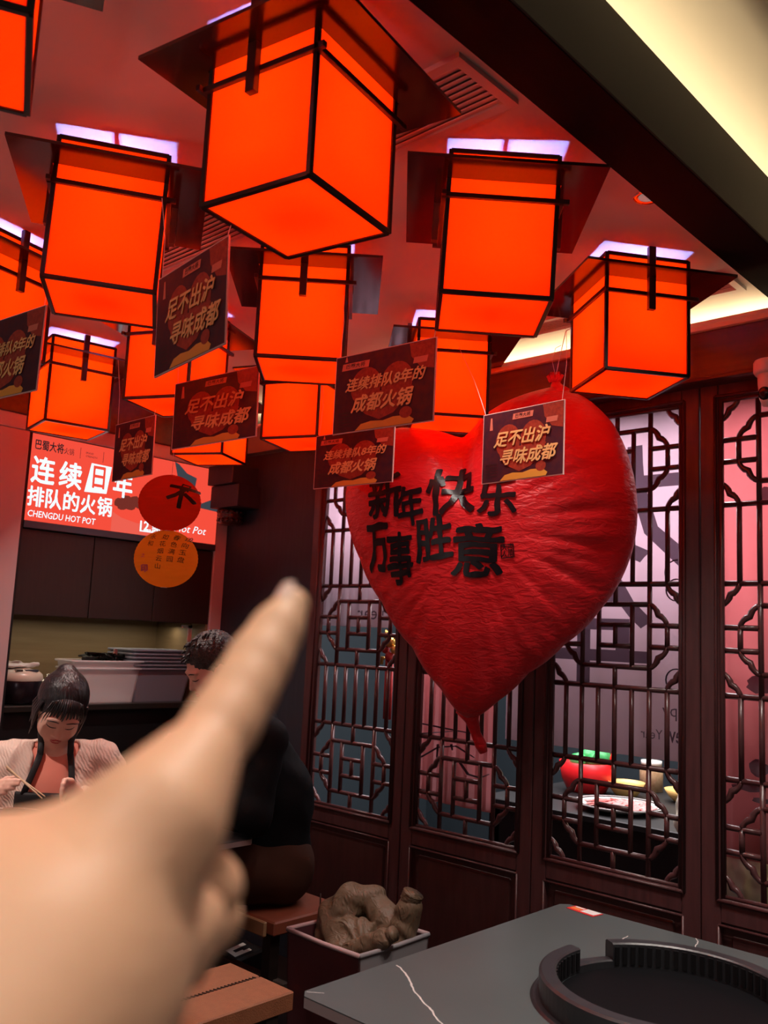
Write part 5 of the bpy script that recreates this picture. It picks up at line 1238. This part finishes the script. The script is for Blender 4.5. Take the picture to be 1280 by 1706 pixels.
# hair: cap, bun, fringe, side locks
hr = SDF(); A3 = np.array(R3); s105 = 1.14
hr.ell(Ph(0, -0.018, 0.038), np.array((0.083, 0.098, 0.094)) * s105, A3, 0.01)
hr.ell(Ph(0, 0.085, -0.036), np.array((0.070, 0.075, 0.092)) * s105, A3, 0.012, neg=True)
hr.half(Ph(0, 0.0, -0.075), R3 @ Vector((0, 0.25, -1.0)))
hr.ell(Ph(0.006, -0.070, 0.100), (0.040, 0.036, 0.032), A3, 0.008)
hro = hr.build('hair', 0.0042, M_hair, wm)
MB().tube([Vector(Ph(0.004 + 0.030 * math.cos(a), -0.062 + 0.030 * math.sin(a), 0.086)) for a in [i * PI / 8 for i in range(16)]], 0.008, 6, closed=True).build('hair_band', M_black, hro, smooth=True)
for i in range(17):
    u = -0.062 + 0.124 * i / 16; z0 = 0.080 - 0.25 * u * u / 0.062; z1 = 0.010 - 0.030 * (abs(u) / 0.062) ** 2 + rs_.uniform(-0.006, 0.010); uu = u * 1.12 + rs_.uniform(-0.004, 0.004)
    pts = [Vector(Ph(u * 0.75, 0.060, z0 + 0.012)), Vector(Ph(u * 0.95, 0.083 - abs(u) * 0.25, z0 - 0.018)), Vector(Ph(uu, 0.090 - abs(u) * 0.42, (z0 + z1) / 2 - 0.008)), Vector(Ph(uu + 0.003, 0.089 - abs(u) * 0.45, z1))]
    MB().tube(pts, [0.0060, 0.0055, 0.0036, 0.0006], 5, flat=0.6).build('fringe_lock', M_hair, hro, smooth=True)
for q in (-1, 1):
    for j in range(5):
        pts = [Vector(Ph(q * 0.072, 0.035 - j * 0.012, 0.05)), Vector(Ph(q * (0.079 + 0.002 * j), 0.032 - j * 0.013, 0.0)), Vector(Ph(q * 0.077, 0.028 - j * 0.014, -0.045 - rs_.uniform(0, 0.02))), Vector(Ph(q * (0.074 + rs_.uniform(-0.004, 0.008)), 0.024 - j * 0.014, -0.075 - rs_.uniform(0, 0.03)))]
        MB().tube(pts, [0.007, 0.006, 0.004, 0.0008], 5).build('side_lock', M_hair, hro, smooth=True)
for q in (-1, 1):
    Vn = R3 @ Vector((1, 0, 0))
csk = Vector(WRR) + fR * 0.05 + WF * 0.03
for k in range(2):
    a = dep(22 + 2 * k, 1287 + 3 * k, 3.22); b = dep(70 + 5 * k, 1330 - 3 * k, 3.05)
    cs_ = MB().tube([a + (a - b) * 0.25, a, b], [0.004, 0.0035, 0.0022], 6).build('chopstick', pmat('chopstick_wood', (0.55, 0.36, 0.22), 0.4), None, smooth=True)
    tag(cs_, 'brown chopstick held in the seated woman\'s right hand', 'chopstick', 'pair of chopsticks held by the woman')

# ---- man in black sweater -------------------------------------------------
MR, MF = frame(-0.28, -0.96)
mn = thing('person', 'man in a black sweater and brown trousers bending over the far table', 'person', (-2.88, 2.46, 0.45), world=True)
hipc = Vector((-2.86, 2.48, 0.55))
def ml(x, y, z): return np.array(hipc + MR * x + MF * y + Vector((0, 0, z)))
Hm = Vector(ml(0.0, 0.30, 0.80))
mb3 = Matrix((MR, MF, Vector((0, 0, 1)))).transposed(); Rm = mb3 @ Matrix.Rotation(math.radians(-28), 3, 'X')
Mb = SDF(); Pm = head_prims(Mb, Hm, Rm, 1.08)
Mb.rc(ml(0, 0.25, 0.74), ml(0, 0.17, 0.63), 0.056, 0.065, 0.03)
def mtorso(S, g):
    S.rc(ml(0, 0.0, 0.02), ml(0, 0.03, 0.30), 0.150 + g, 0.155 + g, 0.06); S.rc(ml(0, 0.03, 0.30), ml(0, 0.13, 0.52), 0.155 + g, 0.125 + g, 0.06)
    S.rc(ml(-0.17, 0.14, 0.55), ml(0.17, 0.14, 0.55), 0.072 + g, 0.072 + g, 0.05)
    S.rc(ml(0, 0.14, 0.58), ml(0, 0.18, 0.63), 0.085 + g, 0.070 + g, 0.04)
def marms(S, g, cut=1.0):
    for q in (-1, 1):
        sh, el, wr_ = ml(q * 0.20, 0.14, 0.53), ml(q * 0.27, 0.20, 0.28), ml(q * 0.07, 0.40, 0.42)
        S.rc(sh, el, 0.066 + g, 0.052 + g, 0.04); S.rc(el, el + (wr_ - el) * cut, 0.050 + g, 0.030 + g * (1.0 if cut == 1 else 1.6), 0.03)
mtorso(Mb, 0); marms(Mb, 0)
for q in (-1, 1):
    wv_ = ml(q * 0.07, 0.40, 0.42); d_ = Vector(wv_) - Vector(ml(q * 0.27, 0.20, 0.28))
    hand_prims(Mb, wv_, d_.normalized() * 0.6 + Vector((0, 0, 0.6)), MF * 0.6 + Vector((0, 0, -0.4)), -MR * q, 1.05, 0.8)
    Mb.rc(ml(q * 0.10, 0.02, 0.02), ml(q * 0.14, 0.42, 0.04), 0.095, 0.075, 0.05); Mb.rc(ml(q * 0.14, 0.42, 0.04), ml(q * 0.13, 0.36, -0.42), 0.065, 0.048, 0.03); Mb.rc(ml(q * 0.13, 0.34, -0.46), ml(q * 0.14, 0.50, -0.48), 0.04, 0.034, 0.03)
Mb.build('body', 0.006, M_face, mn)
face_marks(Mb, Pm, Rm, mn)
Ms = SDF(); mtorso(Ms, 0.020); marms(Ms, 0.016, 0.86)
Ms.half(ml(0, 0, -0.075), (0, 0, -1)); Ms.rc(ml(0, 0.22, 0.70), ml(0, 0.17, 0.62), 0.075, 0.070, 0.008, neg=True)
M_sweat = pmat('black_sweater', (0.0065, 0.0065, 0.008), 0.75, spec=0.15, bump=(14, 0.35))
Ms.build('sweater', 0.006, M_sweat, mn, wrinkle(34, 0.0030))
Mp = SDF(); M_pants = pmat('brown_trousers', (0.055, 0.022, 0.014), 0.85, spec=0.15)
for q in (-1, 1):
    Mp.rc(ml(q * 0.08, 0.0, 0.03), ml(q * 0.14, 0.42, 0.04), 0.128, 0.088, 0.05); Mp.rc(ml(q * 0.14, 0.42, 0.04), ml(q * 0.13, 0.36, -0.40), 0.080, 0.066, 0.03)
Mp.rc(ml(-0.06, -0.02, 0.04), ml(0.06, -0.02, 0.04), 0.135, 0.135, 0.05); Mp.half(ml(0, 0, -0.066), (0, -0.5, -1)) if False else None
Mp.build('trousers', 0.008, M_pants, mn, wrinkle(30, 0.003))
for q in (-1, 1):
    SDF().rc(ml(q * 0.13, 0.33, -0.475), ml(q * 0.14, 0.53, -0.483), 0.044, 0.036, 0.02).build('shoe', 0.008, M_black, mn)
hm = SDF(); Am = np.array(Rm)
hm.ell(Pm(0, -0.018, 0.040), np.array((0.083, 0.100, 0.092)) * 1.08, Am, 0.01); hm.ell(Pm(0, 0.085, -0.036), np.array((0.070, 0.072, 0.088)) * 1.08, Am, 0.012, neg=True)
hm.half(Pm(0, 0, -0.04), Rm @ Vector((0, 0.35, -1.0)))
hmo = hm.build('hair', 0.005, pmat('dark_hair', (0.020, 0.018, 0.018), 0.45, var=(70, (0.06, 0.058, 0.058)), bump=(140, 0.6)), mn, wrinkle(240, 0.002))
for i in range(46):
    a = rs_.uniform(0, 2 * PI); e_ = rs_.uniform(0.25, 1.3); d_ = Vector((math.cos(a) * math.cos(e_), math.sin(a) * math.cos(e_), math.sin(e_)))
    b_ = Vector(Pm(d_.x * 0.082, -0.018 + d_.y * 0.098, 0.040 + d_.z * 0.092)); t_ = Rm @ (Vector((d_.x * 0.6 + rs_.uniform(-0.3, 0.3), 0.6, -0.2)))
    MB().tube([b_, b_ + t_ * 0.018 + (Rm @ d_) * 0.006, b_ + t_ * 0.040], [0.005, 0.004, 0.0006], 5).build('hair_lock', hmo.data.materials[0], hmo, smooth=True)

# ================================================================== pointing hand in the foreground
hw = dep(-60, 1760, 0.215)
hd_ = thing('person', 'pointing left hand with extended index finger, close in front of everything', 'person', hw, world=True)
Hs = SDF()
def hp(x, y, d): return np.array(dep(x, y, d))
# index finger
idx_ = [(486, 1008, 0.335, 0.0066), (459, 1054, 0.326, 0.0084), (431, 1102, 0.315, 0.0099), (404, 1152, 0.303, 0.0102), (371, 1206, 0.290, 0.0107), (318, 1284, 0.270, 0.0122), (255, 1378, 0.250, 0.0150)]
ip_ = [hp(*q[:3]) for q in idx_]
for a in range(len(ip_) - 1): Hs.rc(ip_[a], ip_[a + 1], idx_[a][3], idx_[a + 1][3], 0.007)
iT, iD, iM = ip_[0], ip_[2], ip_[6]
# knuckles and metacarpals
wI, wL = hp(0, 1690, 0.212), hp(-100, 1580, 0.235)
mM, mR_, mL = hp(218, 1352, 0.283), hp(146, 1398, 0.298), hp(85, 1448, 0.305)
Hs.rc(iM, wI, 0.0150, 0.022, 0.020); Hs.rc(mM, hp(-20, 1650, 0.222), 0.0140, 0.022, 0.020); Hs.rc(mR_, hp(-60, 1620, 0.23), 0.0130, 0.021, 0.020); Hs.rc(mL, wL, 0.0125, 0.020, 0.020)
Hs.rc(wI, hp(-170, 1860, 0.19), 0.025, 0.027, 0.03); Hs.rc(wL, hp(-230, 1760, 0.205), 0.024, 0.026, 0.03); Hs.rc(hp(20, 1720, 0.215), hp(-120, 1900, 0.19), 0.025, 0.027, 0.03)
# palm mass on the far side
Hs.rc(hp(230, 1440, 0.270), hp(60, 1640, 0.235), 0.016, 0.024, 0.02); Hs.rc(hp(180, 1520, 0.262), hp(100, 1660, 0.235), 0.020, 0.026, 0.02)
# curled fingers: proximal, middle, distal
mP, mD, mT = hp(347, 1478, 0.294), hp(300, 1540, 0.278), hp(236, 1500, 0.270)
Hs.rc(mM, mP, 0.0118, 0.0108, 0.004); Hs.rc(mP, mD, 0.0108, 0.0094, 0.003); Hs.rc(mD, mT, 0.0092, 0.0080, 0.004)
rP, rD, rT = hp(352, 1530, 0.312), hp(300, 1598, 0.290), hp(230, 1545, 0.278)
Hs.rc(mR_, rP, 0.0120, 0.0100, 0.006); Hs.rc(rP, rD, 0.0098, 0.0090, 0.004); Hs.rc(rD, rT, 0.0088, 0.0078, 0.004)
lP, lD = hp(290, 1570, 0.315), hp(240, 1630, 0.295)
Hs.rc(mL, lP, 0.0110, 0.0092, 0.006); Hs.rc(lP, lD, 0.0090, 0.0080, 0.004)
# thumb laid over the curled fingers
tC, tM, tI, tT = hp(20, 1700, 0.216), hp(178, 1612, 0.232), hp(268, 1566, 0.246), hp(322, 1536, 0.257)
Hs.rc(tC, tM, 0.022, 0.0155, 0.016); Hs.rc(tM, tI, 0.0150, 0.0116, 0.003); Hs.rc(tI, tT, 0.0116, 0.0098, 0.002); Hs.ell(tI, (0.0116, 0.0116, 0.0116), k=0.006)
Hs.build('hand_skin', 0.0018, M_skin, hd_)
# nails
M_nail = pmat('nail', (0.86, 0.62, 0.52), 0.2, spec=0.6)
def nail(tip, base, rad, out):
    ax = (Vector(tip) - Vector(base)).normalized(); out = (Vector(out) - ax * Vector(out).dot(ax)).normalized(); sd = ax.cross(out); c = Vector(tip) - ax * 0.002
    vs_ = []; fs = []; nu, nv = 7, 7
    for i in range(nu):
        u = (i / (nu - 1) - 0.5) * 1.5
        for j in range(nv):
            v = j / (nv - 1) - 0.5; w_ = 1 - 0.25 * (2 * v) ** 4
            vs_.append(c + out * (math.cos(u * w_) * rad * 1.03) + sd * (math.sin(u * w_) * rad * 1.02) + ax * (v * rad * 2.1 + rad * 0.05))
    for i in range(nu - 1):
        for j in range(nv - 1): fs.append((i * nv + j, i * nv + j + 1, (i + 1) * nv + j + 1, (i + 1) * nv + j))
    MB().add(vs_, fs).build('fingernail', M_nail, hd_, smooth=True)
nail(iT, iD, 0.0068, -RIGHT * 0.45 + UP * 0.9 - FWD * 0.1)
